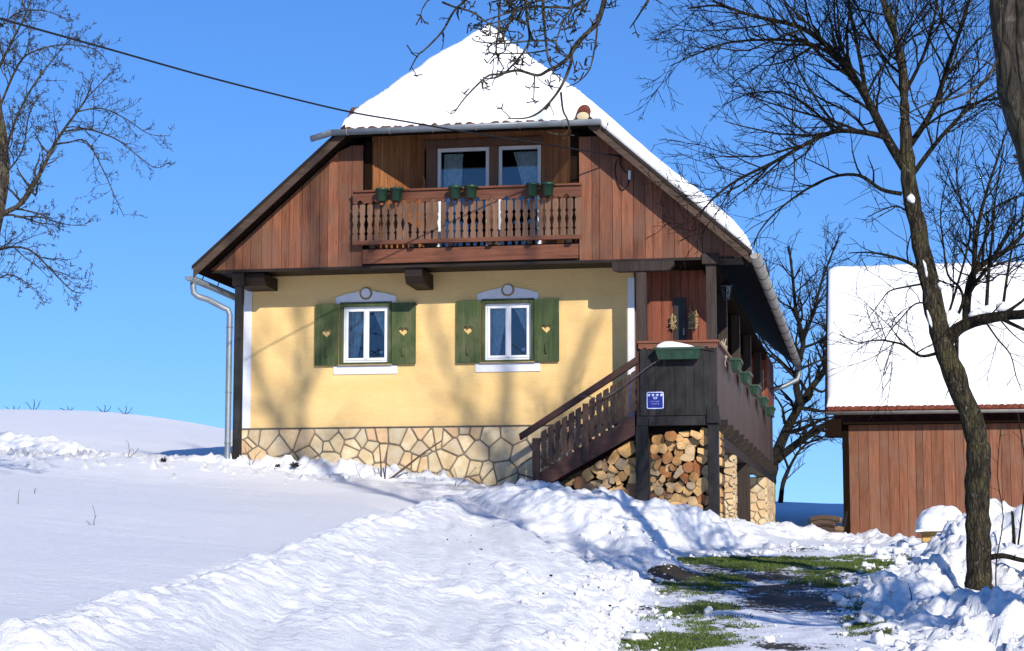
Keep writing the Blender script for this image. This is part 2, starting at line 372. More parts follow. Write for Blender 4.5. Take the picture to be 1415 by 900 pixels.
def clip(poly, a, b, c):                # keep a*x+b*y<=c
    out = []
    for i in range(len(poly)):
        p, q = poly[i], poly[(i + 1) % len(poly)]
        dp, dq = a * p[0] + b * p[1] - c, a * q[0] + b * q[1] - c
        if dp <= 0: out.append(p)
        if dp * dq < 0:
            t = dp / (dp - dq); out.append((p[0] + (q[0] - p[0]) * t, p[1] + (q[1] - p[1]) * t))
    return out
def voronoi(sites, bound):
    cells = []
    for i, s in enumerate(sites):
        poly = list(bound)
        for j, q in sorted(enumerate(sites), key=lambda e: (e[1][0] - s[0]) ** 2 + (e[1][1] - s[1]) ** 2)[1:26]:
            a, b = q[0] - s[0], q[1] - s[1]
            poly = clip(poly, a, b, (q[0] ** 2 + q[1] ** 2 - s[0] ** 2 - s[1] ** 2) / 2)
            if len(poly) < 3: break
        cells.append(poly)
    return cells
def centroid(p):
    A = cx = cy = 0
    for i in range(len(p)):
        x0, y0 = p[i]; x1, y1 = p[(i + 1) % len(p)]; w = x0 * y1 - x1 * y0; A += w; cx += (x0 + x1) * w; cy += (y0 + y1) * w
    return (cx / (3 * A), cy / (3 * A)) if abs(A) > 1e-9 else p[0]
def inset(poly, d):
    a = sum(poly[i][0] * poly[(i + 1) % len(poly)][1] - poly[(i + 1) % len(poly)][0] * poly[i][1] for i in range(len(poly)))
    if a < 0: poly = poly[::-1]
    out = list(poly)
    for i in range(len(poly)):
        p, q = poly[i], poly[(i + 1) % len(poly)]; dx, dy = q[0] - p[0], q[1] - p[1]; L = math.hypot(dx, dy)
        if L < 1e-6: continue
        nx, ny = dy / L, -dx / L
        out = clip(out, nx, ny, nx * p[0] + ny * p[1] - d)
        if len(out) < 3: return None
    return out
def relaxed(n, bound, it=2, seed=1):
    g = random.Random(seed); xs = [p[0] for p in bound]; ys = [p[1] for p in bound]
    pts = []
    def ins(p): return all((bound[(i + 1) % len(bound)][0] - bound[i][0]) * (p[1] - bound[i][1]) - (bound[(i + 1) % len(bound)][1] - bound[i][1]) * (p[0] - bound[i][0]) >= 0 for i in range(len(bound)))
    while len(pts) < n:
        p = (g.uniform(min(xs), max(xs)), g.uniform(min(ys), max(ys)))
        if ins(p): pts.append(p)
    for _ in range(it):
        pts = [centroid(c) if len(c) > 2 else p for c, p in zip(voronoi(pts, bound), pts)]
    return pts
def round_poly(p, k=0.22):
    out = []
    for i in range(len(p)):
        a, b, c = p[i - 1], p[i], p[(i + 1) % len(p)]
        out.append((b[0] + (a[0] - b[0]) * k, b[1] + (a[1] - b[1]) * k)); out.append((b[0] + (c[0] - b[0]) * k, b[1] + (c[1] - b[1]) * k))
    return out
def planks(mb, x0, x1, y0, y1, zlo, zhi, w=0.17, gap=0.006, jit=0.35, mi=0, g=rnd):
    x = x0
    while x < x1 - 0.01:
        ww = w * g.uniform(1 - jit, 1 + jit); xe = min(x + ww, x1)
        if x1 - xe < 0.05: xe = x1
        a = (x + xe) / 2
        lo = zlo if not callable(zlo) else None
        poly = [(x + gap / 2, zlo), (xe - gap / 2, zlo)]
        if callable(zhi):
            za, zb = zhi(x), zhi(xe)
            poly += [(xe - gap / 2, zb), (x + gap / 2, za)]
            if max(za, zb) <= zlo + 0.02: x = xe; continue
            poly = [(px, max(pz, zlo)) for px, pz in poly]
        else: poly += [(xe - gap / 2, zhi), (x + gap / 2, zhi)]
        yo = g.uniform(0, 0.006)
        mb.prism(poly, y0 - yo, y1, mi)
        x = xe

# ------------------------------------------------------------------ terrain
def vnoise(x, y, seed=0):
    xi = np.floor(x).astype(np.int64); yi = np.floor(y).astype(np.int64); fx = x - xi; fy = y - yi
    def h(a, b):
        n = (a * 374761393 + b * 668265263 + seed * 982451653) & 0x7fffffff
        n = ((n ^ (n >> 13)) * 1274126177) & 0x7fffffff
        n = (n ^ (n >> 16)) & 0x7fffffff
        return n.astype(np.float64) / 0x7fffffff
    u = fx * fx * fx * (fx * (fx * 6 - 15) + 10); v = fy * fy * fy * (fy * (fy * 6 - 15) + 10)
    return (h(xi, yi) * (1 - u) + h(xi + 1, yi) * u) * (1 - v) + (h(xi, yi + 1) * (1 - u) + h(xi + 1, yi + 1) * u) * v - 0.5
def fbm(x, y, o=4, seed=0, g=0.5):
    s = 0; a = 1.0
    for k in range(o): s = s + a * vnoise(x * 2 ** k + 13.7 * k, y * 2 ** k - 7.3 * k, seed + k); a *= g
    return s
def clods(x, y, size, seed):            # packed rounded lumps, 0..1
    x = x / size; y = y / size; xi = np.floor(x); yi = np.floor(y); best = np.zeros_like(x)
    for dx in (-1, 0, 1):
        for dy in (-1, 0, 1):
            cx, cy = xi + dx, yi + dy
            h1 = (np.sin(cx * 127.1 + cy * 311.7 + seed) * 43758.5453) % 1; h2 = (np.sin(cx * 269.5 + cy * 183.3 + seed * 2) * 43758.5453) % 1
            h3 = (np.sin(cx * 419.2 + cy * 371.9 + seed * 3) * 43758.5453) % 1
            d2 = (x - cx - h1) ** 2 + (y - cy - h2) ** 2; r = 0.25 + 0.6 * h3
            best = np.maximum(best, np.maximum(0, 1 - d2 / (r * r)) * r)
    return best
class TPS:
    def __init__(s, P):
        P = np.array([tuple(p) for p in P]); s.P = P[:, :2]; n = len(P)
        A = np.zeros((n + 3, n + 3)); A[:n, :n] = s.k(s.P, s.P) + np.eye(n) * 0.02
        A[:n, n] = 1; A[:n, n + 1:] = s.P; A[n, :n] = 1; A[n + 1:, :n] = s.P.T
        s.w = np.linalg.solve(A, np.concatenate([P[:, 2], np.zeros(3)]))
    def k(s, a, b):
        d2 = (a[:, None, 0] - b[None, :, 0]) ** 2 + (a[:, None, 1] - b[None, :, 1]) ** 2
        return 0.5 * d2 * np.log(d2 + 1e-9)
    def __call__(s, x, y):
        sh = x.shape; q = np.stack([x.ravel(), y.ravel()], 1); r = np.zeros(len(q)); n = len(s.P)
        for i in range(0, len(q), 40000):
            c = q[i:i + 40000]; r[i:i + 40000] = s.k(c, s.P) @ s.w[:n] + s.w[n] + c @ s.w[n + 1:]
        return r.reshape(sh)
def pl(*pts): return [at(*p) for p in pts]
# the field above the bank: a plane through three measured points
A0, B0, C0 = at(0, 638, -1.5), at(600, 690, -3.2), at(60, 886, -22.5)
fm = np.linalg.solve(np.array([[1, p.x, p.y] for p in (A0, B0, C0)]), np.array([p.z for p in (A0, B0, C0)]))
def field(x, y): return fm[0] + fm[1] * x + fm[2] * y
def on_field(px, py):
    d = ray(px, py); t = (fm[0] + fm[1] * CAM[0] + fm[2] * CAM[1] - CAM[2]) / (d[2] - fm[1] * d[0] - fm[2] * d[1])
    return Vector((CAM[0] + d[0] * t, CAM[1] + d[1] * t, CAM[2] + d[2] * t))
DZS = 0.085; DZ0 = 1.74 - DZS * 17.2
def drive_z(y): return 1.74 + (y + 3.8) * np.where(np.asarray(y) < -3.8, DZS, 0.04)
def on_drive(px, py):
    d = ray(px, py); t = (DZ0 + (CAM[1] + 21) * DZS - CAM[2]) / (d[2] - DZS * d[1])
    return Vector((CAM[0] + d[0] * t, CAM[1] + d[1] * t, CAM[2] + d[2] * t))
top_edge = [on_field(*p) for p in ((-60, 925), (30, 888), (180, 838), (270, 812), (340, 788), (450, 752), (560, 716), (640, 690))]
crest = top_edge[1:] + pl((700, 680, -3.9), (760, 686, -4.6), (830, 712, -5.4), (872, 745, -6.2), (897, 772, -7.0))
house_pts = pl((343, 634, 0), (500, 656, 0), (640, 668, 0), (742, 676, -1), (888, 692, -1), (985, 722, -1))
far_pts = pl((1000, 737, 2), (1060, 735, 12), (1130, 742, 6), (1180, 750, 6.8), (1270, 753, 6.8), (1415, 752, 6.8), (1500, 752, 6.8), (1172, 744, 14.6), (1270, 745, 14.6), (1415, 745, 14.6), (1080, 699, 28), (1150, 701, 28), (1250, 703, 28),
             (310, 598, 17), (220, 581, 19), (150, 570, 20), (60, 572, 21), (0, 572, 21), (-80, 574, 21), (0, 606, 5), (150, 628, 4), (250, 638, 4), (315, 622, 8))
Lp = [p for p in far_pts + house_pts] + [Vector((x, y, field(x, y))) for x, y in ((-14, -3), (-11, -3), (-8, -3.5), (-13, -8), (-9, -8), (-6, -8), (-10, -14), (-6, -14), (-3, -14), (-8, -19), (-4, -19), (-2, -22), (-12, -20), (-18, -8), (-18, -16))]
Rp = [p for p in far_pts + house_pts] + [Vector((x, y, drive_z(y))) for x, y in ((-3, -3), (-1, -3), (1, -3), (-1, 0), (1.5, 0), (-3, -8), (0, -8), (3, -8), (-3, -15), (0, -15), (3, -15), (6, -8), (6, -18), (-3, -23), (0, -23), (4, -23), (-6, -20), (-5, -12))]
Lp += pl((895, 771, -6), (905, 764, -4.5), (930, 757, -3.2), (862, 742, -4.2), (800, 708, -3.4)); Rp += pl((905, 764, -4.5), (930, 757, -3.2))
tL, tR = TPS(Lp), TPS(Rp)
def seg_dist(x, y, P):
    best = np.full(x.shape, 1e9); zc = np.zeros(x.shape); side = np.zeros(x.shape)
    for a, b in zip(P[:-1], P[1:]):
        dx, dy = b.x - a.x, b.y - a.y; L2 = dx * dx + dy * dy
        t = np.clip(((x - a.x) * dx + (y - a.y) * dy) / L2, 0, 1)
        d = np.hypot(x - a.x - t * dx, y - a.y - t * dy); m = d < best
        best = np.where(m, d, best); zc = np.where(m, a.z + t * (b.z - a.z), zc)
        side = np.where(m, dx * (y - a.y) - dy * (x - a.x), side)
    return best, zc, side
def smax(a, b, k):
    h = np.clip(0.5 + 0.5 * (a - b) / k, 0, 1); return b + (a - b) * h + k * h * (1 - h)
RIDGES = [  # crest polyline, slope, lumps
    ([p + Vector((0, 0, .05)) for p in crest], 0.85, 0.55),
    (pl((1324, 738, -5.3), (1338, 716, -6.2), (1352, 714, -6.8), (1420, 712, -7), (1520, 700, -7)), 1.3, 1.2),
    (pl((1240, 802, -10.0), (1304, 784, -8.6), (1338, 756, -7.9)), 0.8, 1.25),
    (pl((1400, 760, -8.4), (1450, 745, -8.4), (1560, 745, -9)), 0.6, 1.2),
    (pl((1256, 860, -13.3), (1310, 828, -12.9), (1380, 816, -12.9), (1480, 800, -13.2)), 0.6, 1.2),
    (pl((1280, 900, -15.4), (1350, 866, -14.7), (1480, 850, -15)), 0.6, 1.2),
    (pl((985, 722, -1.6), (1005, 728, 0.5), (1060, 728, 3.5), (1130, 737, 4.0), (1200, 738, 3.6), (1235, 742, 3.0), (1268, 757, 1.5)), 0.55, 1.0),
    (pl((738, 668, -1.7), (790, 674, -1.8), (850, 683, -1.9), (905, 697, -1.9), (960, 713, -1.8), (990, 726, -1.6)), 0.7, 0.9),
    (pl((-150, 572, 3), (0, 600, 1.5), (70, 608, 1.0), (130, 622, 0.5), (180, 641, -0.2)), 0.55, 0.7),
    (pl((215, 645, -0.9), (260, 640, -0.7), (320, 629, -0.55), (352, 640, -0.6), (405, 633, -0.6), (470, 646, -0.7), (530, 652, -0.7), (575, 650, -0.7), (620, 668, -0.7), (700, 672, -0.9)), 0.75, 1.3),
]
TROUGH = pl((735, 688, -3.0), (800, 702, -3.4), (860, 735, -3.8), (905, 768, -4.2))
FOOT = [on_drive(*p) for p in ((800, 1100), (835, 1000), (850, 900), (872, 850), (888, 815), (892, 790), (890, 774))]
def drive_mask(x, y):       # positive inside the driveway
    foot = FOOT[1:] + pl((905, 764, -4.6), (1000, 763, -3.9), (1100, 764, -3.2), (1200, 767, -3.2), (1262, 771, -4.2))
    right = [on_drive(*p) for p in ((1262, 772), (1215, 790), (1185, 812), (1205, 850), (1240, 880), (1252, 905), (1270, 985))]
    P = foot + right
    P = [Vector((foot[0].x, -36, 0))] + P + [Vector((right[-1].x, -36, 0))]
    d, _, _ = seg_dist(x, y, P + [P[0]])
    ins = np.zeros(x.shape, bool)
    for i in range(len(P)):
        a, b = P[i], P[(i + 1) % len(P)]
        c = ((a.y > y) != (b.y > y)) & (x < (b.x - a.x) * (y - a.y) / (b.y - a.y + 1e-12) + a.x); ins ^= c
    return np.where(ins, d, -d)
def terrain(x, y):
    xc = np.clip(x, -24, 10); yc = np.clip(y, -24, 30)
    ls, rs = tL(xc, yc), tR(xc, yc)
    d, zc, side = seg_dist(x, y, top_edge + crest[len(top_edge) - 1:] + [Vector((-3.0, -1.5, 0)), Vector((-2.5, 0, 0)), Vector((-2.5, 40, 0))])
    wd = 0.5 + 4.0 * np.clip((y + 8) / 5, 0, 1)
    s = np.clip(0.5 + np.sign(side) * d / wd, 0, 1)
    s = s * np.clip((-2.55 - x) / .6, 0, 1)
    dT, zT, sT = seg_dist(x, y, crest); dF, zF, sF = seg_dist(x, y, FOOT)
    tt = dF / (dF + dT + 1e-6)
    face = drive_z(yc) + (zT - drive_z(yc)) * tt ** .68
    onface = (sT < 0) & (sF > 0) & (y < 0)
    rs = np.where(onface, np.maximum(rs, face), rs)
    face_l = np.where(onface, np.clip(np.minimum(dF, dT) / .3, 0, 1), 0)
    du, dv = x + .22 * y + .25 * fbm(x * .5, y * .5, 2, 107), y
    streak = face_l * (0.10 * fbm(du * 2.1, dv * 0.26, 4, 101, .5) + .034 * fbm(du * 9, dv * 0.9, 4, 103, .6))
    z = rs + (ls - rs) * s + streak
    dq, _, _ = seg_dist(x, y, TROUGH); z = z - .28 * np.exp(-(dq / .55) ** 2)
    lump = face_l * np.clip(.18 + .6 * fbm(x * .6, y * .6, 3, 131), .04, .6); dm = drive_mask(x, y)
    for P, sl, lm in RIDGES:
        d, zc, side = seg_dist(x, y, P)
        rough = 1 + 0.25 * fbm(x * 0.9, y * 0.9, 3, 5)
        rz = zc + 0.07 * fbm(x * 1.7, y * 1.7, 3, 9) - sl * rough * (np.sqrt(d * d + 0.09) - 0.3)
        diff = rz - z
        lump = np.maximum(lump, lm * np.clip((diff + 0.12) / 0.2, 0, 1))
        z = smax(z, rz, 0.08)
    base = fbm(x * 0.35, y * 0.35, 3, 2) * 0.05
    indrive = np.clip(dm / 0.3 + 0.5, 0, 1)
    lump = lump * (1 - 0.75 * indrive)
    nearl = np.clip(1 - np.maximum(0, -dm) / 1.2, 0, 1) * (1 - indrive) * 0.8
    lump = np.maximum(lump, nearl)
    w1, w2 = x + 0.12 * fbm(x * 3, y * 3, 2, 31), y + 0.12 * fbm(x * 3, y * 3, 2, 37)
    z = z + lump * (0.11 * fbm(w1 * 1.9, w2 * 1.9, 6, 11, 0.6) + 0.085 * (clods(w1, w2, 0.42, 1.3) - 0.25) * np.clip(0.2 + fbm(x * 0.7, y * 0.7, 2, 21) * 2.2, 0, 1) + 0.10 * (clods(w1, w2, 0.19, 4.1) - 0.15) + 0.05 * clods(w1, w2, 0.10, 7.7) + 0.055 * fbm(x * 8, y * 6, 4, 47, .7))
    # wind ripples on the smooth field
    z = z + (1 - np.clip(lump, 0, 1)) * (base * (1 - indrive) + 0.008 * fbm(x * 0.9, y * 3.0, 3, 41))
    z = z + indrive * 0.035 * fbm(x * 2.2, y * 1.2, 4, 17)
    z = z - np.maximum(0, -26 - y) * 0.02 - np.maximum(0, y - 30) * 0.06 - np.maximum(0, np.abs(x + 6) - 18) * 0.03 * (y > 0)
    return z, lump, dm

PATCH = [  # bare patches of the drive: px, py, half width m, half length m, strength, green
    (925, 885, .52, .8, 1.0, 1), (985, 862, .42, .7, 1.0, 1), (940, 845, .35, .55, .95, 1), (985, 835, .3, .5, .8, 1), (870, 888, .25, .5, .8, .8), (1000, 885, .22, .5, .7, 1),
    (965, 806, .45, 1.1, 1.0, .8), (925, 797, .45, 1.1, 1.0, .2), (1010, 800, .5, 1.0, .85, .8), (900, 790, .25, .8, .8, 0),
    (1100, 822, .55, 1.2, 1.15, 0), (1065, 812, .45, .9, 1.0, 0), (1140, 832, .4, .9, 1.0, 0), (1060, 795, .6, .9, .8, .2), (1120, 803, .5, 1.0, .9, .5), (1135, 812, .3, .6, .9, .9),
    (1205, 845, .25, 1.4, .95, .7), (1225, 872, .25, .9, .95, .9), (1195, 868, .2, .8, .8, .7), (1210, 830, .2, .8, .8, .3),
    (960, 765, .9, 1.0, .8, .3), (1080, 772, 1.3, 1.1, 1.0, .75), (1180, 774, 1.0, 1.3, 1.0, .9), (1010, 782, 1.0, .9, .8, .2), (1230, 772, .5, 1.1, .9, .9), (1090, 786, .8, .7, .7, .2), (920, 775, .5, 1.0, .7, .3), (1110, 764, 1.6, .45, .95, .8), (1010, 764, .9, .45, .9, .6),
    (1090, 895, .4, .5, .75, 0), (1150, 886, .3, .4, .5, .1)]
PW = [(on_drive(p[0], p[1] + (6 if p[1] < 776 else 0)), p[2] * 1.3, p[3] * 1.45, p[4], p[5]) for p in PATCH]
def bare(x, y):
    b = .37 + .30 * fbm(x * .8, y * .35, 3, 63); g = np.full(x.shape, .2)
    wx, wy = x + 0.35 * fbm(x * 2, y * 2, 3, 51), y + 0.5 * fbm(x * 2, y * 2, 3, 57)
    for c, hw, hl, st, gr in PW:
        v = st * np.exp(-(((wx - c.x) / hw) ** 2 + ((wy - c.y) / hl) ** 2) * 0.9)
        g = np.where(v > b, gr, g); b = np.maximum(b, v)
    b = b * (1 + .9 * fbm(x * .45, y * 1.6, 3, 83)); return b, g
def axis_vals(lo, hi, fine, out, growth=1.16):
    a = list(fine); st = a[1] - a[0]; x = a[0]; pre = []
    s = st
    while x > lo: s *= growth; x -= s; pre.append(x)
    post = []; x = a[-1]; s = a[-1] - a[-2]
    while x < hi: s *= growth; x += s; post.append(x)
    return np.array(pre[::-1] + a + post)
xs = axis_vals(-400, 400, np.arange(-15.5, 4.4, 0.046), 0)
yf = [-26.0]
while yf[-1] < 8: yf.append(yf[-1] + 0.0020 * (yf[-1] + 33))
while yf[-1] < 32: yf.append(yf[-1] + 0.3)
ys = axis_vals(-300, 600, yf, 0)
GX, GY = np.meshgrid(xs, ys)
GZ, GL, GD = terrain(GX, GY)
bareA, greenA = bare(GX, GY)
bareA = bareA * np.clip(1.25 - (GZ - drive_z(GY)) / .14, 0, 1)
nx, ny = len(xs), len(ys)
def grid_obj(name, faces_mask, mat):
    idx = np.arange(nx * ny).reshape(ny, nx)
    q = np.stack([idx[:-1, :-1], idx[:-1, 1:], idx[1:, 1:], idx[1:, :-1]], -1)[faces_mask]
    used, inv = np.unique(q.ravel(), return_inverse=True)
    me = bpy.data.meshes.new(name)
    me.vertices.add(len(used)); me.vertices.foreach_set('co', np.stack([GX.ravel()[used], GY.ravel()[used], GZ.ravel()[used]], 1).ravel())
    me.loops.add(q.size); me.loops.foreach_set('vertex_index', inv.astype(np.int32))
    me.polygons.add(len(q)); me.polygons.foreach_set('loop_start', np.arange(0, q.size, 4, dtype=np.int32)); me.polygons.foreach_set('loop_total', np.full(len(q), 4, dtype=np.int32))
    me.polygons.foreach_set('use_smooth', np.ones(len(q), bool))
    for nm, arr in (('bare', bareA), ('green', greenA), ('dirt', np.clip(GL, 0, 1) * np.clip(1.6 - np.maximum(0, -GD) / 1.1, 0.0, 1))):
        a = me.attributes.new(nm, 'FLOAT', 'POINT'); a.data.foreach_set('value', arr.ravel()[used].astype(np.float32))
    me.update(); me.validate(); me.materials.append(mat)
    o = bpy.data.objects.new(name, me); COL.objects.link(o); tag(o, kind='structure'); return o
fm_in = (GD[:-1, :-1] > 0) & (GD[1:, 1:] > 0) & (GD[:-1, 1:] > 0) & (GD[1:, :-1] > 0)
grid_obj('driveway', fm_in, M['drive']); grid_obj('snow_ground', ~fm_in, M['snow'])
def gz(x, y):
    z, _, _ = terrain(np.array([float(x)]), np.array([float(y)])); return float(z[0])
def gz_fast(x, y):
    i = int(np.clip(np.searchsorted(xs, x) - 1, 0, nx - 2)); j = int(np.clip(np.searchsorted(ys, y) - 1, 0, ny - 2))
    u = (x - xs[i]) / (xs[i + 1] - xs[i]); v = (y - ys[j]) / (ys[j + 1] - ys[j])
    return (GZ[j, i] * (1 - u) + GZ[j, i + 1] * u) * (1 - v) + (GZ[j + 1, i] * (1 - u) + GZ[j + 1, i + 1] * u) * v
# grass on the bare patches
g = random.Random(3); gb = MB()
for c, hw, hl, st, gr in PW:
    if gr < .25: continue
    n = int(hw * hl * 6500 * gr)
    qx = np.array([g.gauss(c.x, hw * .62) for _ in range(n)]); qy = np.array([g.gauss(c.y, hl * .62) for _ in range(n)])
    bb, gg = bare(qx, qy); nn = fbm(qx * 7, qy * 7, 3, 77)
    dmq = drive_mask(qx, qy)
    for k in range(n):
        if bb[k] + nn[k] * 0.9 < 0.54 or gg[k] < .3 or dmq[k] < 0.02: continue
        x, y = qx[k], qy[k]; z = gz_fast(x, y)
        if z > float(drive_z(y)) + .10: continue
        h = g.uniform(.010, .034) ; a = g.uniform(0, 6.28); w = g.uniform(.003, .007); l = g.uniform(.2, 1.1) * h; b = g.uniform(0, 6.28)
        dx, dy = math.cos(a) * w, math.sin(a) * w; ex, ey = math.cos(b) * l, math.sin(b) * l
        gb.add([(x - dx, y - dy, z - .004), (x + dx, y + dy, z - .004), (x + ex * .5 + dx * .6, y + ey * .5 + dy * .6, z + h * .75), (x + ex, y + ey, z + h)], [(0, 1, 2), (0, 2, 3)])
tag(gb.build('grass', 'grass'), 'short green grass showing through the thawed driveway', 'grass', kind='stuff')
# loose clods along the ploughed edges
import bmesh
def ico():
    bm = bmesh.new(); bmesh.ops.create_icosphere(bm, subdivisions=2, radius=1); v = [x.co.copy() for x in bm.verts]; f = [tuple(w.index for w in q.verts) for q in bm.faces]; bm.free(); return v, f
IV, IF = ico(); cb = MB()
cnt = 0; g = random.Random(11)
cxs = np.array([g.uniform(-6, 3.5) for _ in range(30000)]); cys = np.array([g.uniform(-17.5, 0) for _ in range(30000)])
_, cl, cdm = terrain(cxs, cys); cb_bare, _ = bare(cxs, cys)
for k in range(30000):
    x, y = cxs[k], cys[k]; d = cdm[k]
    p = 0.0
    if d > 0: p = max(0, 0.30 - d * 0.45) + 0.012
    elif d > -0.9: p = 0.30 * (1 + d / .9)
    if x > 0.2 and d < 0: p = max(p, 0.14)
    if g.random() > p or cnt > 1800: continue
    r = min(0.085, 0.012 * (1 - g.random()) ** -0.55); r *= 0.6 if d > .4 else 1
    sx, sy, sz = r * g.uniform(.8, 1.3), r * g.uniform(.8, 1.3), r * g.uniform(.6, .95); a = g.uniform(0, 6.28); ca, sa = math.cos(a), math.sin(a)
    o1, o2 = g.uniform(0, 50), g.uniform(0, 50); vs = []
    z0 = gz_fast(x, y) + sz * .45
    for v in IV:
        q = 1 + 0.42 * math.sin(v.x * 3.1 + o1) * math.sin(v.y * 2.7 + o2) + 0.22 * math.sin(v.z * 5.3 + o1 * 2 + v.x * 4)
        px, py, pz = v.x * sx * q, v.y * sy * q, v.z * sz * q
        vs.append((x + px * ca - py * sa, y + px * sa + py * ca, z0 + pz))
    cb.add(vs, IF); cnt += 1
tag(cb.build('snow_clods', 'snow', smooth=True), 'loose lumps of snow broken off the ploughed banks', 'snow clods', kind='stuff')

# dark crumbs of soil and bark lying on the foot of the ploughed bank
g = random.Random(19); db = MB()
for k in range(48):
    px, py = g.gauss(790, 75), g.gauss(838, 38)
    if g.random() < .25: px, py = g.uniform(560, 900), g.uniform(740, 890)
    p = on_drive(px, py); x, y = p.x - g.uniform(0, .5), p.y; r = .005 + .016 * g.random() ** 3; z = gz_fast(x, y) + r * .3
    o1 = g.uniform(0, 9); db.add([(x + v.x * r * (1 + .4 * math.sin(o1 + v.y * 4)), y + v.y * r * 1.2, z + v.z * r * .7) for v in IV], IF)
tag(db.build('soil_crumbs', 'soil'), 'scattered dark crumbs of soil on the foot of the ploughed snowbank', 'soil crumbs', kind='stuff')

# ------------------------------------------------------------------ house
XL, XR = -10.70, -3.95           # wall corners
ZS, ZT = 3.84, 6.46              # top of stone, soffit
YC, YV = -0.95, -1.40            # cladding plane, verge plane
RX, RZ, SL = -6.53, 10.56, 0.883 # ridge and slope of the roof's upper face
YB = 17.0                        # back of the house
EL, ER = -11.15, -1.91
YH0, YH1 = -1.42, 0.50           # hip: gutter line and peak
ZH = 8.66
def roofz(x): return RZ - SL * abs(x - RX)
H = empty('farmhouse', ((XL + XR) / 2, 0, 2.6), 'yellow farmhouse with a wooden gable, balcony and snow covered half hip roof', 'house')

WINS = [(-9.00, -8.09, 4.91, 5.99), (-6.53, -5.63, 4.91, 5.99)]
b = MB()
xs_ = [XL] + [v for w in WINS for v in (w[0], w[1])] + [XR]
for k in range(len(xs_) - 1):
    if k % 2 == 0: b.box(xs_[k], xs_[k + 1], 0, .34, 2.0, ZT + .1)
    else: b.box(xs_[k], xs_[k + 1], 0, .34, 2.0, 4.91); b.box(xs_[k], xs_[k + 1], 0, .34, 5.99, ZT + .1)
b.box(XL, XL + .3, .34, YB, 2.0, ZT + .1); b.box(XL + .3, XR, YB - .3, YB, 2, ZT + .1)
b.build('wall', 'stucco', H)
MB().box(XL - .012, -10.575, -.016, .25, ZS + .01, 6.46).build('corner_trim', 'trim', H)
MB().box(-4.045, XR + .012, -.016, .25, 2.8, 6.30).build('corner_trim', 'trim', H)
# side wall towards the gallery, floors and dark rooms
b = MB(); b.box(XR - .3, XR, .36, YB - .3, 2.0, ZT + .1)
b.build('side_wall', 'red', H)
b = MB(); b.box(XL + .3, XR - .3, .35, YB - .3, 3.8, 3.9); b.box(XL + .3, XR - .3, 2.6, 2.7, 3.9, 6.4); b.box(XL + .02, XR - .02, .05, YB - .3, 6.50, 6.56)
b.box(-9.0, -4.1, 2.6, 2.7, 6.6, 7.9); b.box(-7.9, -5.2, 2.6, 2.7, 7.9, 9.2)
b.build('interior', 'inside', H)

# stone plinth: irregular flat stones set in dark mortar
MB().box(XL - .02, XR - .0, -.03, -.003, 1.9, ZS).build('plinth_mortar', 'mortar', H)
bound = [(XL - .03, 1.95), (-3.93, 1.95), (-3.93, ZS - .004), (XL - .03, ZS - .004)]
b = MB(); g = random.Random(21)
sites = relaxed(165, bound, 0, 5) if False else relaxed(190, bound, 1, 9)
gs = random.Random(77); sites = [(a + gs.gauss(0, .05), b_ + gs.gauss(0, .05)) for a, b_ in sites]
for c in voronoi(sites, bound):
    p = inset(c, .0135)
    if not p: continue
    p = round_poly(p, .08); t = g.random(); dz = g.uniform(.008, .032); q = inset(p, .012)
    if not q: continue
    b.prism(p, -.034 - dz * .55, -.030, 0, t); b.prism(q, -.034 - dz, -.034 - dz * .5, 0, t)
b.build('stone_plinth', 'stone', H)
MB().box(XL - .03, XR, -.05, -.002, ZS + .002, ZS + .016).build('plinth_drip', 'mortar', H)

# ---- windows of the ground floor
def heart(cx, cz, s):
    pts = []
    for k in range(22):
        t = 2 * math.pi * k / 22; x = 16 * math.sin(t) ** 3; y = 13 * math.cos(t) - 5 * math.cos(2 * t) - 2 * math.cos(3 * t) - math.cos(4 * t)
        pts.append((cx + x * s / 32, cz + y * s / 32))
    return pts
def curtain(x0, x1, z0, z1, y, amp, waves, taper, name, parent, diag=0.0):
    b = MB(); n, m = 40, 14; vs = []; fs = []
    for j in range(m + 1):
        v = j / m
        for i in range(n + 1):
            u = i / n; xx = x0 + (x1 - x0) * (u * (1 - taper * (v if diag == 0 else v)) if diag <= 0 else 1 - (1 - u) * (1 - taper * v))
            vs.append((xx, y + amp * math.sin(u * waves * 6.28) * (0.4 + .6 * v) + .006 * math.sin(u * 40 + v * 9), z1 + (z0 - z1) * v))
    for j in range(m):
        for i in range(n): a = j * (n + 1) + i; fs.append((a, a + 1, a + n + 2, a + n + 1))
    b.add(vs, fs); return b.build(name, 'lace', parent, True)
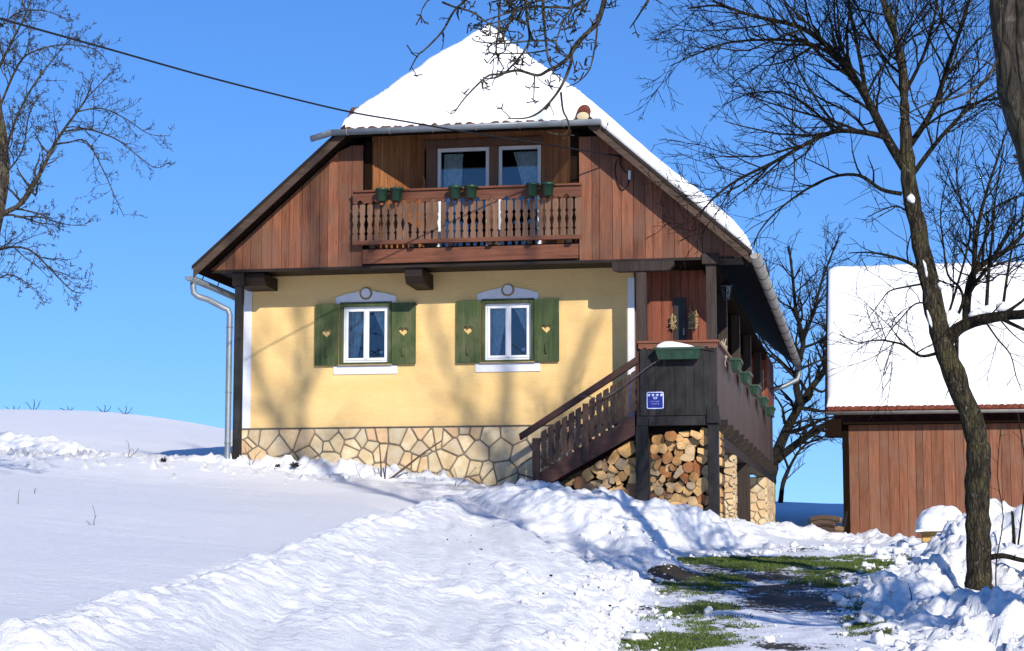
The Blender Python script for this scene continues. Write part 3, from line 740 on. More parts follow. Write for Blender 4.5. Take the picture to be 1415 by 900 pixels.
def ground_window(x0, x1, z0, z1, extra):
    W_ = MB()           # green outer casing, set in the opening and standing a little proud
    for q in ((x0, x0 + .055, z0, z1), (x1 - .055, x1, z0, z1), (x0 + .055, x1 - .055, z1 - .075, z1), (x0 + .055, x1 - .055, z0, z0 + .045)):
        W_.box(q[0], q[1], -.035, .14, q[2], q[3])
    W_ = W_.build('window', 'green', H, bevel=.004)
    a0, a1, c0, c1 = x0 + .055, x1 - .055, z0 + .045, z1 - .075
    f = MB()
    for q in ((a0, a0 + .036, c0, c1), (a1 - .036, a1, c0, c1), (a0 + .036, a1 - .036, c1 - .036, c1), (a0 + .036, a1 - .036, c0, c0 + .036)): f.box(q[0], q[1], .035, .11, q[2], q[3])
    f.build('frame', 'white', W_, bevel=.004)
    mid = (a0 + a1) / 2
    for k in (0, 1):
        s0, s1 = (a0 + .038, mid - .004) if k == 0 else (mid + .004, a1 - .038)
        sash = MB(); e0, e1 = c0 + .038, c1 - .038; t_ = .042
        for q in ((s0, s0 + t_, e0, e1), (s1 - t_, s1, e0, e1), (s0 + t_, s1 - t_, e1 - t_, e1), (s0 + t_, s1 - t_, e0, e0 + t_)): sash.box(q[0], q[1], .022, .085, q[2], q[3])
        sash.build('sash', 'white', W_, bevel=.005)
        MB().box(s0 + t_ - .003, s1 - t_ + .003, .050, .056, e0 + t_ - .003, e1 - t_ + .003).build('pane', 'glass', W_)
    MB().box(mid - .022, mid + .022, .008, .022, c0 + .055, c1 - .055).build('sash_strip', 'white', W_, bevel=.003)
    curtain(a0 + .02, mid - .02, c0 + .02, c1 - .03, .20, .018, 6, .52, 'curtain', W_)
    curtain(mid + .06, a1 - .01, c0 + .32, c1 - .03, .20, .016, 5, .85, 'curtain', W_, 1)
    MB().box(a1 - .17, a1 - .11, .058, .062, c0 + .15, c0 + .20).build('pane_sticker', 'signw', W_)
    # arched white head with a round boss, and the white sill panel
    cx = (x0 + x1) / 2; e = .075; hz = z1 + .03
    arc = [(x0 - e, z1 - .02), (x0 - .002, z1 - .02), (x0 - .002, z1 + .004), (x1 + .002, z1 + .004), (x1 + .002, z1 - .02), (x1 + e, z1 - .02), (x1 + e, hz + .06)]
    for k in range(1, 8): u = k / 8; arc.append((x1 + e + (cx + .14 - x1 - e) * u, hz + .06 + .085 * math.sin(u * 1.5)))
    for k in range(0, 9): a = .35 - k * (math.pi + .7) / 8; arc.append((cx + .118 * math.cos(a), hz + .125 + .118 * math.sin(a)) if True else None)
    for k in range(1, 8): u = 1 - k / 8; arc.append((x0 - e + (cx - .14 - x0 + e) * u, hz + .06 + .085 * math.sin(u * 1.5)))
    arc.append((x0 - e, hz + .06))
    hd = holed(arc, [], -.022, -.001); hd.build('head_panel', 'trim', W_)
    MB().prism([(cx + .080 * math.cos(k * .2618), hz + .125 + .080 * math.sin(k * .2618)) for k in range(24)], -.036, -.001).build('boss', 'trim', W_)
    ring = holed([(cx + .105 * math.cos(k * .2618), hz + .125 + .105 * math.sin(k * .2618)) for k in range(24)], [[(cx + .083 * math.cos(k * .2618), hz + .125 + .083 * math.sin(k * .2618)) for k in range(24)]], -.016, -.001)
    ring.build('boss_ring', 'ring', W_)
    MB().box(x0 - .105, x1 + .105, -.022, -.001, z0 - .155, z0 - .012).build('sill_panel', 'trim', W_)
    MB().box(x0 - .02, x1 + .02, -.075, .0, z0 - .012, z0 + .008).build('sill', 'ring', W_, bevel=.004)
    return W_
def shutter(x0, x1, z0, z1):
    cx = (x0 + x1) / 2
    sh = holed([(x0, z0), (x1, z0), (x1, z1), (x0, z1)], [heart(cx, z0 + (z1 - z0) * .535, .170)], -.072, -.040)
    s = sh.build('shutter', 'green', H)
    h = MB(); zc = z0 + (z1 - z0) * .21
    h.tube([(cx, -.075, zc - .09), (cx - .012, -.10, zc - .08), (cx - .018, -.105, zc), (cx - .012, -.10, zc + .08), (cx, -.075, zc + .09)], .011, 6); h.build('handle', 'green', s, True)
    for zz in (z0 + .14, z1 - .14): MB().box(x0 + .02, x1 - .02, -.040, -.010, zz - .02, zz + .02).build('hinge_bar', 'iron', s)
for x0, x1, z0, z1 in WINS:
    ground_window(x0, x1, z0, z1, 0)
    shutter(x0 - .425, x0 - .012, z0 + .0, z1 - .03); shutter(x1 + .012, x1 + .43, z0 + .0, z1 - .03)

# ---- gable cladding with the loggia opening
OL, OR_, OB, OT = -8.37, -4.72, 6.47, 9.2
def cladtop(x): return min(roofz(x) - .14, 8.52)
g = random.Random(31); b = MB()
planks(b, -11.02, OL, YC, YC + .03, 6.47, cladtop, .175, .007, .3, 0, g)
b.build('gable_cladding', 'clad', H); b = MB(); planks(b, OR_, -2.05, YC, YC + .03, 6.47, cladtop, .175, .007, .3, 0, g)
b.build('gable_cladding', 'clad', H)
b = MB(); 
b.prism([(-11.0, 6.475), (OL - .02, 6.475), (OL - .02, 8.5), (-8.7, 8.5)], YC + .034, YC + .05); b.prism([(OR_ + .02, 6.475), (-2.1, 6.475), (-4.35, 8.5), (OR_ + .02, 8.5)], YC + .034, YC + .05)
b.box(XL - .3, -2.1, YC + .06, .02, 6.475, 6.51)
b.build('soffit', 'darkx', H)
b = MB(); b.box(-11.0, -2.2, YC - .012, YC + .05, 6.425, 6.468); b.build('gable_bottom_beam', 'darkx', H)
b = MB(); planks(b, OL + .01, OR_ - .01, YC - .045, YC - .012, 6.50, 6.74, 6.0, 0, 0, 0, g); b.build('balcony_apron', 'rail', H, bevel=.005)

# ---- loggia
b = MB()
IL, IR, YI = -7.53, -5.50, .0
SLx, SRx, YS_ = -8.235, -4.875, YC + .10
def slant(mb, x0, y0, x1, y1, z0, z1, w):
    n = max(1, round(math.hypot(x1 - x0, y1 - y0) / w)); d = Vector((x1 - x0, y1 - y0, 0)); nn = Vector((-d.y, d.x, 0)).normalized() * .025
    for k in range(n):
        p, q = k / n + .004, (k + 1) / n - .004
        A_, B_ = Vector((x0, y0, 0)) + d * p, Vector((x0, y0, 0)) + d * q
        mb.prism3([(A_.x, A_.y, z0), (B_.x, B_.y, z0), (B_.x, B_.y, z1), (A_.x, A_.y, z1)], nn)
slant(b, SLx, YS_, IL, YI, 6.6, 8.9, .15); b.build('loggia_planks', 'loggia', H); b = MB(); slant(b, IR, YI, SRx, YS_, 6.6, 8.9, .15)
b.build('loggia_planks', 'loggia', H)
b = MB(); b.box(OL + .0, SLx - .005, YC + .08, YC + .11, 6.75, 8.6); b.build('loggia_gap_board', 'black', H); b = MB(); b.box(SRx + .005, OR_, YC + .08, YC + .11, 6.75, 8.6); b.build('loggia_gap_board', 'black', H)  # near-black boards standing in for the dark void beside the opening
b = MB(); b.box(OL, OR_, YC + .0, .3, 6.56, 6.76); b.build('balcony_floor', 'darkx', H)
b = MB(); b.box(IL - .02, IR + .02, YI + .02, YI + .05, 8.62, 9.3)
b.box(IR - .0, IR + .01, YI, YI + .03, 6.7, 9.0); b.build('loggia_back_wall', 'loggia', H)
b = MB(); b.box(-7.50, -7.315, YI - .04, YI + .10, 6.76, 8.63); b.box(-6.40, -6.25, YI - .04, YI + .10, 6.76, 8.63); b.build('door_post', 'bal', H, bevel=.006)
b = MB(); b.box(-8.3, -4.8, YI - .05, YI + .03, 8.63, 8.75); b.build('door_lintel', 'bal', H)
def balcony_door(x0, x1):
    z0, z1 = 6.765, 8.615; d = MB(); t_ = .06
    d.box(x0, x0 + t_, .0, .07, z0, z1); d.box(x1 - t_, x1, .0, .07, z0, z1); d.box(x0 + t_, x1 - t_, .0, .07, z1 - t_, z1); d.box(x0 + t_, x1 - t_, .0, .07, z0, z0 + .12)
    d = d.build('balcony_door', 'white', H, bevel=.005)
    MB().box(x0 + t_ - .003, x1 - t_ + .003, .030, .036, z0 + .117, z1 - t_ + .003).build('pane', 'glass', d)
    MB().tube([(x1 - .03, -.03, 7.65), (x1 - .03, -.035, 7.75)], .012, 6).build('handle', 'zinc', d)
    return d
d1 = balcony_door(-7.31, -6.405); d2 = balcony_door(-6.245, -5.51)
curtain(-7.24, -6.9, 6.85, 8.55, .20, .02, 4, .25, 'curtain', d1); curtain(-6.02, -5.56, 7.2, 8.55, .20, .02, 6, .8, 'curtain', d2, 1)
for x, side in ((-7.5, 1), (-5.05, -1)):
    q = MB().tube([(x, -.20, 7.85), (x + .02, -.23, 8.0), (x - .01, -.24, 8.1)], .02, 6).build('loggia_hook', 'loggia', H)

# ---- balcony railing
YR = -1.10
def scallop(x0, x1, zt, zb, n, amp, end=.06):
    p = [(x0, zt), (x0, zb + .03)]
    m = n * 8
    for k in range(m + 1):
        u = k / m; ph = (u * n) % 1
        p.append((x0 + end + (x1 - x0 - 2 * end) * u, zb + amp * (abs(math.sin(ph * math.pi * 2)) ** .7 if ph < .5 else .35 * math.sin((ph - .5) * 2 * math.pi))))
    p += [(x1, zb + .03), (x1, zt)]
    return p
RL = MB(); RL.prism(scallop(-8.50, -4.66, 7.68, 7.475, 15, .075), YR - .018, YR + .018); 
RL.box(-8.50, -4.66, YR - .06, YR + .05, 7.682, 7.715)
RL = RL.build('balcony_railing', 'rail', H, bevel=.004)
MB().box(-8.50, -4.66, YR - .03, YR + .03, 6.80, 6.875).build('bottom_rail', 'rail', RL, bevel=.004)
def baluster_poly(cx, z0, z1, w):
    h = z1 - z0; prof = [(0, .8), (.04, 1), (.16, 1), (.20, .62), (.25, 1), (.33, .92), (.46, .55), (.55, .9), (.62, 1), (.68, .64), (.73, 1), (.95, 1), (1, .82)]
    return [(cx + w * q / 2, z0 + h * u) for u, q in prof] + [(cx - w * q / 2, z0 + h * u) for u, q in reversed(prof)]
g = random.Random(41); nb = 31
for k in range(nb):
    cx = -8.45 + (3.74) * k / (nb - 1) + g.uniform(-.006, .006)
    MB().prism(baluster_poly(cx, 6.86, 7.475, .093), YR - .034, YR - .0185, 0, g.random()).build('baluster', 'bal', RL)
for xx in (-8.45, -4.71):
    MB().box(xx - .03, xx + .03, YR + .02, YC - .002, 7.55, 7.66).build('rail_bracket', 'darkx', RL)
b = MB()
for k in range(6): b.box(-8.2 + k * .66, -8.12 + k * .66, YR - .02, YC, 6.745, 6.80)
b.build('rail_support', 'darkx', RL)

# ---- beams under the gable
def chamfer_beam(x0, x1, y0, y1, z0, z1, name='console_beam'):
    P = [(x0, y0, z0 + .12), (x0, y0 + .10, z0), (x0, y1, z0), (x0, y1, z1), (x0, y0, z1)]
    return MB().prism3(P, (x1 - x0, 0, 0)).build(name, 'darkx', H, bevel=.006)
chamfer_beam(-7.66, -7.37, -.90, .02, 6.17, 6.424)
chamfer_beam(-10.62, -10.12, -.80, .02, 6.22, 6.424)
b = MB(); b.prism([(-4.18, 6.30), (-4.10, 6.27), (-3.26, 6.27), (-3.17, 6.36), (-3.17, 6.424), (-4.18, 6.424)], YC - .02, YC + .16); b.build('porch_beam', 'post', H)
b = MB(); b.box(-10.60, -10.48, -.88, -.75, 2.9, 6.42); b.build('eave_post', 'dark', H)
b = MB(); b.box(-10.64, -10.44, -.91, -.72, 6.20, 6.58); b.build('eave_post_cap', 'darkx', H)
for k, y in enumerate((.8, 3.6, 6.4)):
    MB().box(EL + .1, XL, y, y + .14, 6.22, 6.38).build('eave_bracket', 'darkx', H)
# ---- roof: two slopes and a front half hip
def roof_slab(mb, off0, off1):
    vs = []; 
    xl, xr = EL, ER
    hxl, hxr = RX - (RZ - ZH) / SL, RX + (RZ - ZH) / SL
    for o in (off0, off1):
        vs += [(xl, YV, roofz(xl) + o), (hxl, YV, ZH + o), (RX, YH1, RZ + o), (RX, YB + .5, RZ + o), (xl, YB + .5, roofz(xl) + o), (xr, YV, roofz(xr) + o), (hxr, YV, ZH + o), (xr, YB + .5, roofz(xr) + o)]
    fs = [(0, 1, 2, 3, 4), (5, 7, 3, 2, 6), (1, 6, 2)]
    n = 8
    fs2 = [tuple(i + n for i in f[::-1]) for f in fs]
    mb.add(vs, [f[::-1] for f in fs[:0]] + fs2 + [f for f in fs] + [(0, 4, 12, 8), (0, 8, 9, 1), (1, 9, 14, 6), (6, 14, 13, 5), (5, 13, 15, 7), (7, 15, 11, 3), (3, 11, 12, 4)])
b = MB(); roof_slab(b, -.02, -.10); roof = b.build('roof', 'black', H)
HXL, HXR = RX - (RZ - ZH) / SL, RX + (RZ - ZH) / SL
for sgn in (-1, 1):          # barge boards along the verges
    xa, xb = (EL, HXL + .12) if sgn < 0 else (ER, HXR - .12)
    P = [(xa, YV - .03, roofz(xa) - .0), (xb, YV - .03, roofz(xb) - .0), (xb, YV - .03, roofz(xb) - .20), (xa + (-.0 if sgn < 0 else .0), YV - .03, roofz(xa) - .20)]
    q = MB().prism3(P, (0, .032, 0)).build('bargeboard', 'barge', H, bevel=.004)
    P = [(xa + sgn * .02, YV - .05, roofz(xa) - .0), (xb, YV - .05, roofz(xb) + .012), (xb, YV - .05, roofz(xb) - .05), (xa + sgn * .02, YV - .05, roofz(xa) - .062)]
    MB().prism3(P, (0, .018, 0)).build('verge_strip', 'darkx', H)
# tile edge of the hip, half buried in snow
def tile_row(mb, x0, x1, y, z, w, d, slope, g, h=.05):
    x = x0
    while x < x1:
        ww = w * g.uniform(.9, 1.1); n = 7; vs = []
        for k in range(n):
            a = math.pi * k / (n - 1)
            for yy in (0, d): vs.append((x + ww / 2 - ww * .5 * math.cos(a), y + yy + g.uniform(-.012, .012) * (yy == 0), z + yy * slope + h * math.sin(a) * g.uniform(.7, 1.1)))
        fs = [(2 * k, 2 * k + 2, 2 * k + 3, 2 * k + 1) for k in range(n - 1)] + [tuple(range(0, 2 * n, 2))[::-1]]
        mb.add(vs, fs); x += ww
b = MB(); tile_row(b, HXL + .08, HXR - .22, YV - .07, ZH - .035, .20, .5, 1.0, random.Random(5), .06); b.build('tile_edge', 'mosstile', H)
b = MB(); a = random.Random(2)
n = 14; vs = []; L_ = .20
for j, yy in enumerate((0, L_)):
    for k in range(n): an = 2 * math.pi * k / n; vs.append((HXR - .19 + .115 * math.cos(an), YV - .12 + yy, ZH + .075 + yy * .9 + .085 * math.sin(an)))
b.add(vs, [(k, (k + 1) % n, n + (k + 1) % n, n + k) for k in range(n)]); b.build('hip_tile', 'tile', H, True)
b = MB(); b.add([(HXR - .19 + .10 * math.cos(2 * math.pi * k / n), YV - .122, ZH + .075 + .073 * math.sin(2 * math.pi * k / n)) for k in range(n)] + [(HXR - .19, YV - .15, ZH + .075)], [((k + 1) % n, k, n) for k in range(n)]); b.build('tile_mortar', 'cream', H, True)
# ---- gutters
def half_gutter(mb, a, b_, r, drop=0):
    a = Vector(a); b_ = Vector(b_); d = (b_ - a).normalized(); side = d.cross(Vector((0, 0, 1))).normalized(); n = 10; vs = []
    for rr in (r, r - .006):
        for p in (a, b_):
            for k in range(n + 1):
                t = math.pi * k / n; q = p + side * rr * math.cos(t) - Vector((0, 0, 1)) * rr * math.sin(t); vs.append(tuple(q))
    m = n + 1; fs = [(k, k + 1, m + k + 1, m + k) for k in range(n)] + [(2 * m + k + 1, 2 * m + k, 3 * m + k, 3 * m + k + 1) for k in range(n)]
    fs += [(0, m, 3 * m, 2 * m), (n, 2 * m + n, 3 * m + n, m + n)] + [(k, 2 * m + k, 2 * m + k + 1, k + 1) for k in range(n)] + [(m + k, m + k + 1, 3 * m + k + 1, 3 * m + k) for k in range(n)]
    mb.add(vs, fs)
    mb.add([tuple(a + side * r * math.cos(math.pi * k / n) - Vector((0, 0, 1)) * r * math.sin(math.pi * k / n)) for k in range(n + 1)], [tuple(range(n + 1))]); 
    mb.add([tuple(b_ + side * r * math.cos(math.pi * k / n) - Vector((0, 0, 1)) * r * math.sin(math.pi * k / n)) for k in range(n + 1)], [tuple(range(n, -1, -1))])
GXL, GXR = -9.10, -4.27
b = MB(); half_gutter(b, (GXL + .36, YV - .155, ZH - .005), (GXR, YV - .155, ZH + .0), .085); half_gutter(b, (GXL, YV - .155, ZH - .10), (GXL + .36, YV - .155, ZH - .005), .085)
G1 = b.build('roof_gutter', 'zinc', H, True)
for k in range(7):
    x = GXL + .62 + k * .72; q = MB()
    q.tube([(x, YV - .155 + .091 * math.cos(t), ZH - .004 - .091 * math.sin(t)) for t in [math.pi * i / 8 for i in range(9)]], .008, 4); q.build('gutter_bracket', 'oldzinc', G1)
zl = roofz(EL) - .17
b = MB(); half_gutter(b, (EL - .06, YV - .02, zl), (EL - .06, YB + .4, zl - .15), .085); G2 = b.build('roof_gutter', 'zinc', H, True)
b = MB()
zg = zl - .10
b.tube([(EL - .06, YV + .16, zg + .02), (EL - .06, YV + .16, zg - .07), (EL - .05, YV + .17, zg - .16), (EL + .01, YV + .19, zg - .215), (EL + .16, YV + .28, zg - .26), (-10.80, -.92, zg - .37), (-10.71, -.90, zg - .41), (-10.68, -.89, zg - .50), (-10.68, -.89, 3.3), (-10.68, -.89, 2.9)], [.05, .05, .05, .05, .05, .05, .05, .05, .05, .05], 12)
for zz in (5.5, 4.4, 3.55): b.tube([(-10.68, -.89, zz - .012), (-10.68, -.89, zz + .012)], .056, 12)
b.build('downpipe', 'zinc', G2, True)
for yy in (-.9, -.1, .9):
    MB().tube([(EL - .06, yy, zl - .09), (EL - .0, yy, zl + .06), (EL + .02, yy, roofz(EL) - .02)], .010, 5).build('gutter_bracket', 'iron', G2)
zr = roofz(ER) - .045
b = MB(); half_gutter(b, (ER + .06, YV - .03, zr), (ER + .06, 16.6, zr - .12), .095); G3 = b.build('roof_gutter', 'oldzinc', H, True)
for k in range(13):
    y = YV + .9 + k * 1.3; zc_ = zr - .12 * (y - YV) / 18
    MB().tube([(ER + .06 + .101 * math.cos(t), y, zc_ - .101 * math.sin(t)) for t in [math.pi * i / 8 for i in range(9)]], .009, 4).build('gutter_bracket', 'iron', G3)
b = MB(); b.tube([(ER + .06, 16.35, zr - .2), (ER + .06, 16.35, zr - .34), (ER + .02, 16.3, zr - .44), (-2.2, 16.2, zr - .60), (-2.45, 16.1, zr - .68), (-2.5, 16.1, zr - .74)], .06, 12); b.build('downpipe', 'zinc', G3, True)

# ---- porch and gallery on the right side
PZ0, PZ1 = 3.915, 5.06
g = random.Random(51)
b = MB(); planks(b, -3.735, -2.50, YC - .02, YC + .012, PZ0, PZ1 - .03, .145, .005, .2, 0, g); b.build('porch_panel', 'dark', H)
b = MB(); b.prism(scallop(-3.76, -2.48, PZ1 + .02, PZ1 - .085, 7, .04), YC - .045, YC - .022); b.box(-3.77, -2.46, YC - .07, YC + .06, PZ1 + .022, PZ1 + .06); b.build('porch_rail', 'rail', H)
b = MB(); b.box(-3.80, -2.46, YC - .0, YC + .14, PZ0 - .16, PZ0 - .002); b.box(-2.67, -2.47, YC - .05, YC - .022, PZ0 - .13, PZ0 + .14); b.box(-3.60, -3.46, YC - .03, YC - .001, PZ0 - .17, PZ0 - .04); b.build('porch_edge_beam', 'dark', H, bevel=.005)
for x0, x1, z0, z1 in ((-2.66, -2.49, 1.8, PZ0 - .162), (-3.82, -3.62, 1.9, PZ0 - .162)):
    MB().box(x0, x1, YC, YC + .17, z0, z1).build('porch_post', 'dark', H, bevel=.008)
for x0, x1 in ((-2.665, -2.505), (-3.80, -3.63)):
    MB().box(x0, x1, YC + .02, YC + .18, PZ0 - .0, 6.424).build('porch_post', 'post', H, bevel=.008)
MB().box(-2.72, -2.45, YC - .05, YC - .014, 6.35, 6.52).build('post_cap', 'post', H, bevel=.006)
GXO = -2.50
def side_planks(mb, x, y0, y1, z0, z1, w, t=.03):
    y = y0
    while y < y1 - .02:
        ww = min(w * g.uniform(.85, 1.15), y1 - y); mb.box(x - t, x + g.uniform(0, .005), y + .003, y + ww - .003, z0, z1); y += ww
b = MB(); side_planks(b, GXO, YC + .014, 16.2, PZ0 - .02, PZ1 - .0, .16); b.build('gallery_panel', 'gal', H)
MB().box(GXO - .06, GXO + .05, YC + .062, 16.2, PZ1 + .005, PZ1 + .05).build('gallery_rail', 'rail', H)
MB().box(XR, GXO - .04, YC + .16, 16.2, PZ0 - .10, PZ0 - .02).build('gallery_floor', 'darkx', H)
for k in range(13):
    y = YC + .55 + k * 1.32
    P = [(XR, y, PZ0 - .26), (GXO + .01, y, PZ0 - .26), (GXO + .12, y, PZ0 - .17), (GXO + .12, y, PZ0 - .04), (GXO - .04, y, PZ0 - .04), (GXO - .04, y, PZ0 - .102), (XR, y, PZ0 - .102)]
    MB().prism3(P, (0, .17, 0)).build('gallery_joist', 'darkx', H)
MB().box(GXO - .22, GXO - .02, YC + .6, 16.2, PZ0 - .42, PZ0 - .262).build('gallery_beam', 'darkx', H)
for k, y in enumerate((1.9, 5.2, 8.6, 12.2)):
    MB().box(GXO - .20, GXO - .04, y, y + .16, PZ0, 6.40).build('gallery_post', 'post', H, bevel=.006)
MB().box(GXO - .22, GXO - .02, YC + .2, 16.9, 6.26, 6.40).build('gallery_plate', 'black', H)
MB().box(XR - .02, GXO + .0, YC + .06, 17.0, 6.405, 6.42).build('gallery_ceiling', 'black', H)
MB().box(XR + .01, -2.68, .113, .13, PZ0, 6.40).build('porch_gap_blocker', 'black', H)  # unseen board added to stop light leaking through the plank gaps
b = MB(); planks(b, XR + .01, -2.68, .08, .11, PZ0, 6.46, .155, .005, .2, 0, g); b.build('porch_back_wall', 'red', H)
D_ = MB().box(-3.29, -3.08, .055, .078, PZ0, 5.95).build('door_gap_panel', 'iron', H)  # near-black panel painted as the darkness of the door gap
MB().tube([(-3.12, .03, 5.32), (-3.12, .03, 5.44)], .014, 6).build('handle', 'oldzinc', D_)
b = MB(); planks(b, XR + .01, GXO - .005, 13.9, 13.94, PZ0, 6.42, .16, .005, .2, 0, g); b.build('gallery_end_wall', 'red', H)
b = MB(); side_planks(b, GXO - .0, 13.96, 17.0, PZ1 + .06, 6.42, .16); b.build('gallery_end_side', 'red', H)
b = MB(); b.box(-3.3, GXO - .22, 2.2, 2.23, PZ0, 6.2); b.box(-3.4, -2.95, 6.6, 6.63, PZ0, 6.2); b.build('gallery_partition', 'red', H)
# stone piers under the gallery
def pier(x0, x1, y0, y1, z0, z1, n, seed, slope=0):
    core = MB().box(x0 + .02, x1 - .02, y0 + .02, y1 - .02, z0, z1).build('stone_pier', 'mortarl', H)
    gg = random.Random(seed); s = MB()
    def face(w, put, nn):
        bd = [(0, z0), (w, z0), (w, z1), (0, z1)]
        for c in voronoi(relaxed(nn, bd, 3, seed), bd):
            p = inset(c, .014)
            if not p: continue
            p = round_poly(p, .2); d = gg.uniform(.004, .02)
            put(s, p, d, gg.uniform(.3, 1))
    face(x1 - x0, lambda s, p, d, t: s.prism([(x0 + u, v) for u, v in p], y0 - d, y0 + .021, 0, t), n)
    face(y1 - y0, lambda s, p, d, t: s.prism3([(x1 + d, y0 + u, v) for u, v in p], (-d - .021, 0, 0), 0, t), int(n * max(1, (y1 - y0) / (x1 - x0))))
    s.build('stone_facing', 'stone', core)
pier(-2.71, -2.52, 2.9, 3.5, 1.9, 3.49, 26, 61)
pier(-2.90, -2.50, 12.9, 16.6, 1.6, 3.49, 22, 62)
for y in (6.6, 7.3): MB().box(-2.80, -2.52, y, y + .18, 1.8, 3.49).build('undercroft_post', 'post', H)
MB().box(XR, XR + .012, .4, 16.5, 1.8, PZ0 - .1).build('undercroft_wall', 'mortar', H)
MB().box(-2.9, XR, 8.2, 8.3, 1.7, 3.7).build('undercroft_door', 'gal', H)

# ---- staircase in front of the wall
SP = lambda px, py, Y=YC: at(px, py, Y)
def skew(px0, py0, px1, py1, px2, py2, px3, py3, y0=YC, th=.05): return [tuple(SP(*p, y0)) for p in ((px0, py0), (px1, py1), (px2, py2), (px3, py3))]
xa, xb = -5.47, -3.83
def lin(x, za, zb): return za + (zb - za) * (x - xa) / (xb - xa)
ST = MB().prism([(xa, lin(xa, 2.70, 0)), (xb, 3.61), (xb, 3.94), (xa, 2.965), (xa, 2.75)], YC - .005, YC + .05).build('staircase', 'stair', H, bevel=.006)
MB().prism([(xa + .1, 2.8), (xb, 3.61), (xb, 3.94), (xa + .1, 3.03)], -.16, -.11).build('stringer', 'stair', ST)
hr = MB().prism([(-5.70, 3.545), (-5.72, 3.645), (-3.76, 4.895), (-3.76, 4.77)], YC - .04, YC + .08).build('handrail', 'stair', ST, bevel=.006)
g = random.Random(71)
MB().box(-5.50, -5.385, YC - .035, YC + .06, 2.75, 3.575).build('newel_post', 'stairz', ST, bevel=.006)
MB().box(-4.675, -4.575, YC - .035, YC - .006, 3.20, 4.125).build('newel_post', 'stairz', ST, bevel=.006)
for k in range(14):
    cx = -5.31 + k * .113
    if abs(cx + 4.625) < .06: continue
    zt_ = lin(cx, 3.60, 4.62) - (.0 if cx < -4.62 else -.02); zb_ = lin(cx, 2.99, 3.97) + .015
    P = baluster_poly(cx, 0, 1, .094)
    MB().prism([(x, zb_ + .59 * (x - cx) + z * (zt_ - zb_)) for x, z in P], YC - .03, YC - .008, 0, g.random()).build('baluster', 'stairz', ST)
MB().prism([(-5.40, 3.51), (-5.40, 3.55), (-3.80, 4.55), (-3.80, 4.51)], YC + .0, YC + .03).build('baluster_rail', 'stair', ST)
for k in range(7):
    x = xa + .14 + k * .225; z = lin(x, 2.90, 3.86)
    MB().box(x - .13, x + .13, YC + .052, -.165, z, z + .045).build('tread', 'stairz', ST)

# ------------------------------------------------------------------ snow on the roofs
def snow_sheet(name, X, Y, low, th, mat, label, cat='snow cap'):
    ny_, nx_ = X.shape; n = nx_ * ny_
    vs = np.concatenate([np.stack([X, Y, low + th], -1).reshape(-1, 3), np.stack([X, Y, low], -1).reshape(-1, 3)])
    f = []
    for j in range(ny_ - 1):
        for i in range(nx_ - 1):
            a = j * nx_ + i; f.append((a, a + 1, a + nx_ + 1, a + nx_)); f.append((n + a, n + a + nx_, n + a + nx_ + 1, n + a + 1))
    ring = [i for i in range(nx_)] + [j * nx_ + nx_ - 1 for j in range(1, ny_)] + [(ny_ - 1) * nx_ + i for i in range(nx_ - 2, -1, -1)] + [j * nx_ for j in range(ny_ - 2, 0, -1)]
    for k in range(len(ring)): a, b_ = ring[k], ring[(k + 1) % len(ring)]; f.append((b_, a, a + n, b_ + n))
    b = MB(); b.v = [tuple(v) for v in vs]; b.f = f; b.mi = [0] * len(f); b.t = [0.5] * len(f)
    return tag(b.build(name, mat, None, True), label, cat)
u = np.concatenate([np.linspace(0, .05, 8)[:-1], np.linspace(.05, .95, 120), np.linspace(.95, 1, 8)[1:]])
w = np.concatenate([[0, .004, .01, .02, .035, .055, .08, .11, .15], np.arange(.2, 2.6, .06), np.arange(2.7, 18.3, .3)])
X, Yr = np.meshgrid(EL + .0 + (ER - EL) * u, w)
hipx0, hipx1 = HXL, HXR
Y0 = YV - .02
Y = Y0 + Yr
main = RZ - SL * np.abs(X - RX)
hipz = ZH + (Y - Y0) * (RZ - ZH) / (YH1 - Y0)
k_ = 0.10
low = np.minimum(main, hipz)
hh = np.clip(.5 + .5 * (main - hipz) / k_, 0, 1); topz = main + (hipz - main) * hh - k_ * hh * (1 - hh) * .9
cap = .5 * (np.sqrt((X - RX) ** 2 + .05) - np.abs(X - RX)); topz = topz - cap * .35
onhip = hipz < main
edge = np.minimum(np.where(onhip, Yr, 9), np.minimum(np.where(~onhip, Yr, 9) + .05, np.minimum(X - EL, ER - X) + .0))
left = X < RX
base_t = np.where(left, .10 + .22 * np.clip((Yr - .15) / 1.2, 0, 1), .27)
base_t = np.where(onhip, .32 + .06 * np.clip(Yr / 1.8, 0, 1), base_t)
nz = fbm(X * .9, Y * .9, 4, 61) * .11 + fbm(X * 4, Y * 4, 3, 67) * .025
th = np.clip((base_t + nz + (topz - low)), .03, None) * np.clip(.35 + .65 * np.sqrt(np.clip(edge / .28, 0, 1)), 0, 1)
th = np.where(left & ~onhip, np.minimum(th, .02 + np.clip(Yr - .25, 0, 1) * .5), th)
trim = np.where(onhip & (Yr < .16), (.055 + .05 * fbm(X * 5, Y * 0, 3, 71)) , 9)
th = np.minimum(th, np.where(Yr < .02, trim, 9))
snow_sheet('roof_snow', X, Y, low + .004, np.maximum(th, .02), 'roofsnow', 'thick white snow blanket covering the farmhouse half hip roof', 'roof snow')['kind'] = 'thing'

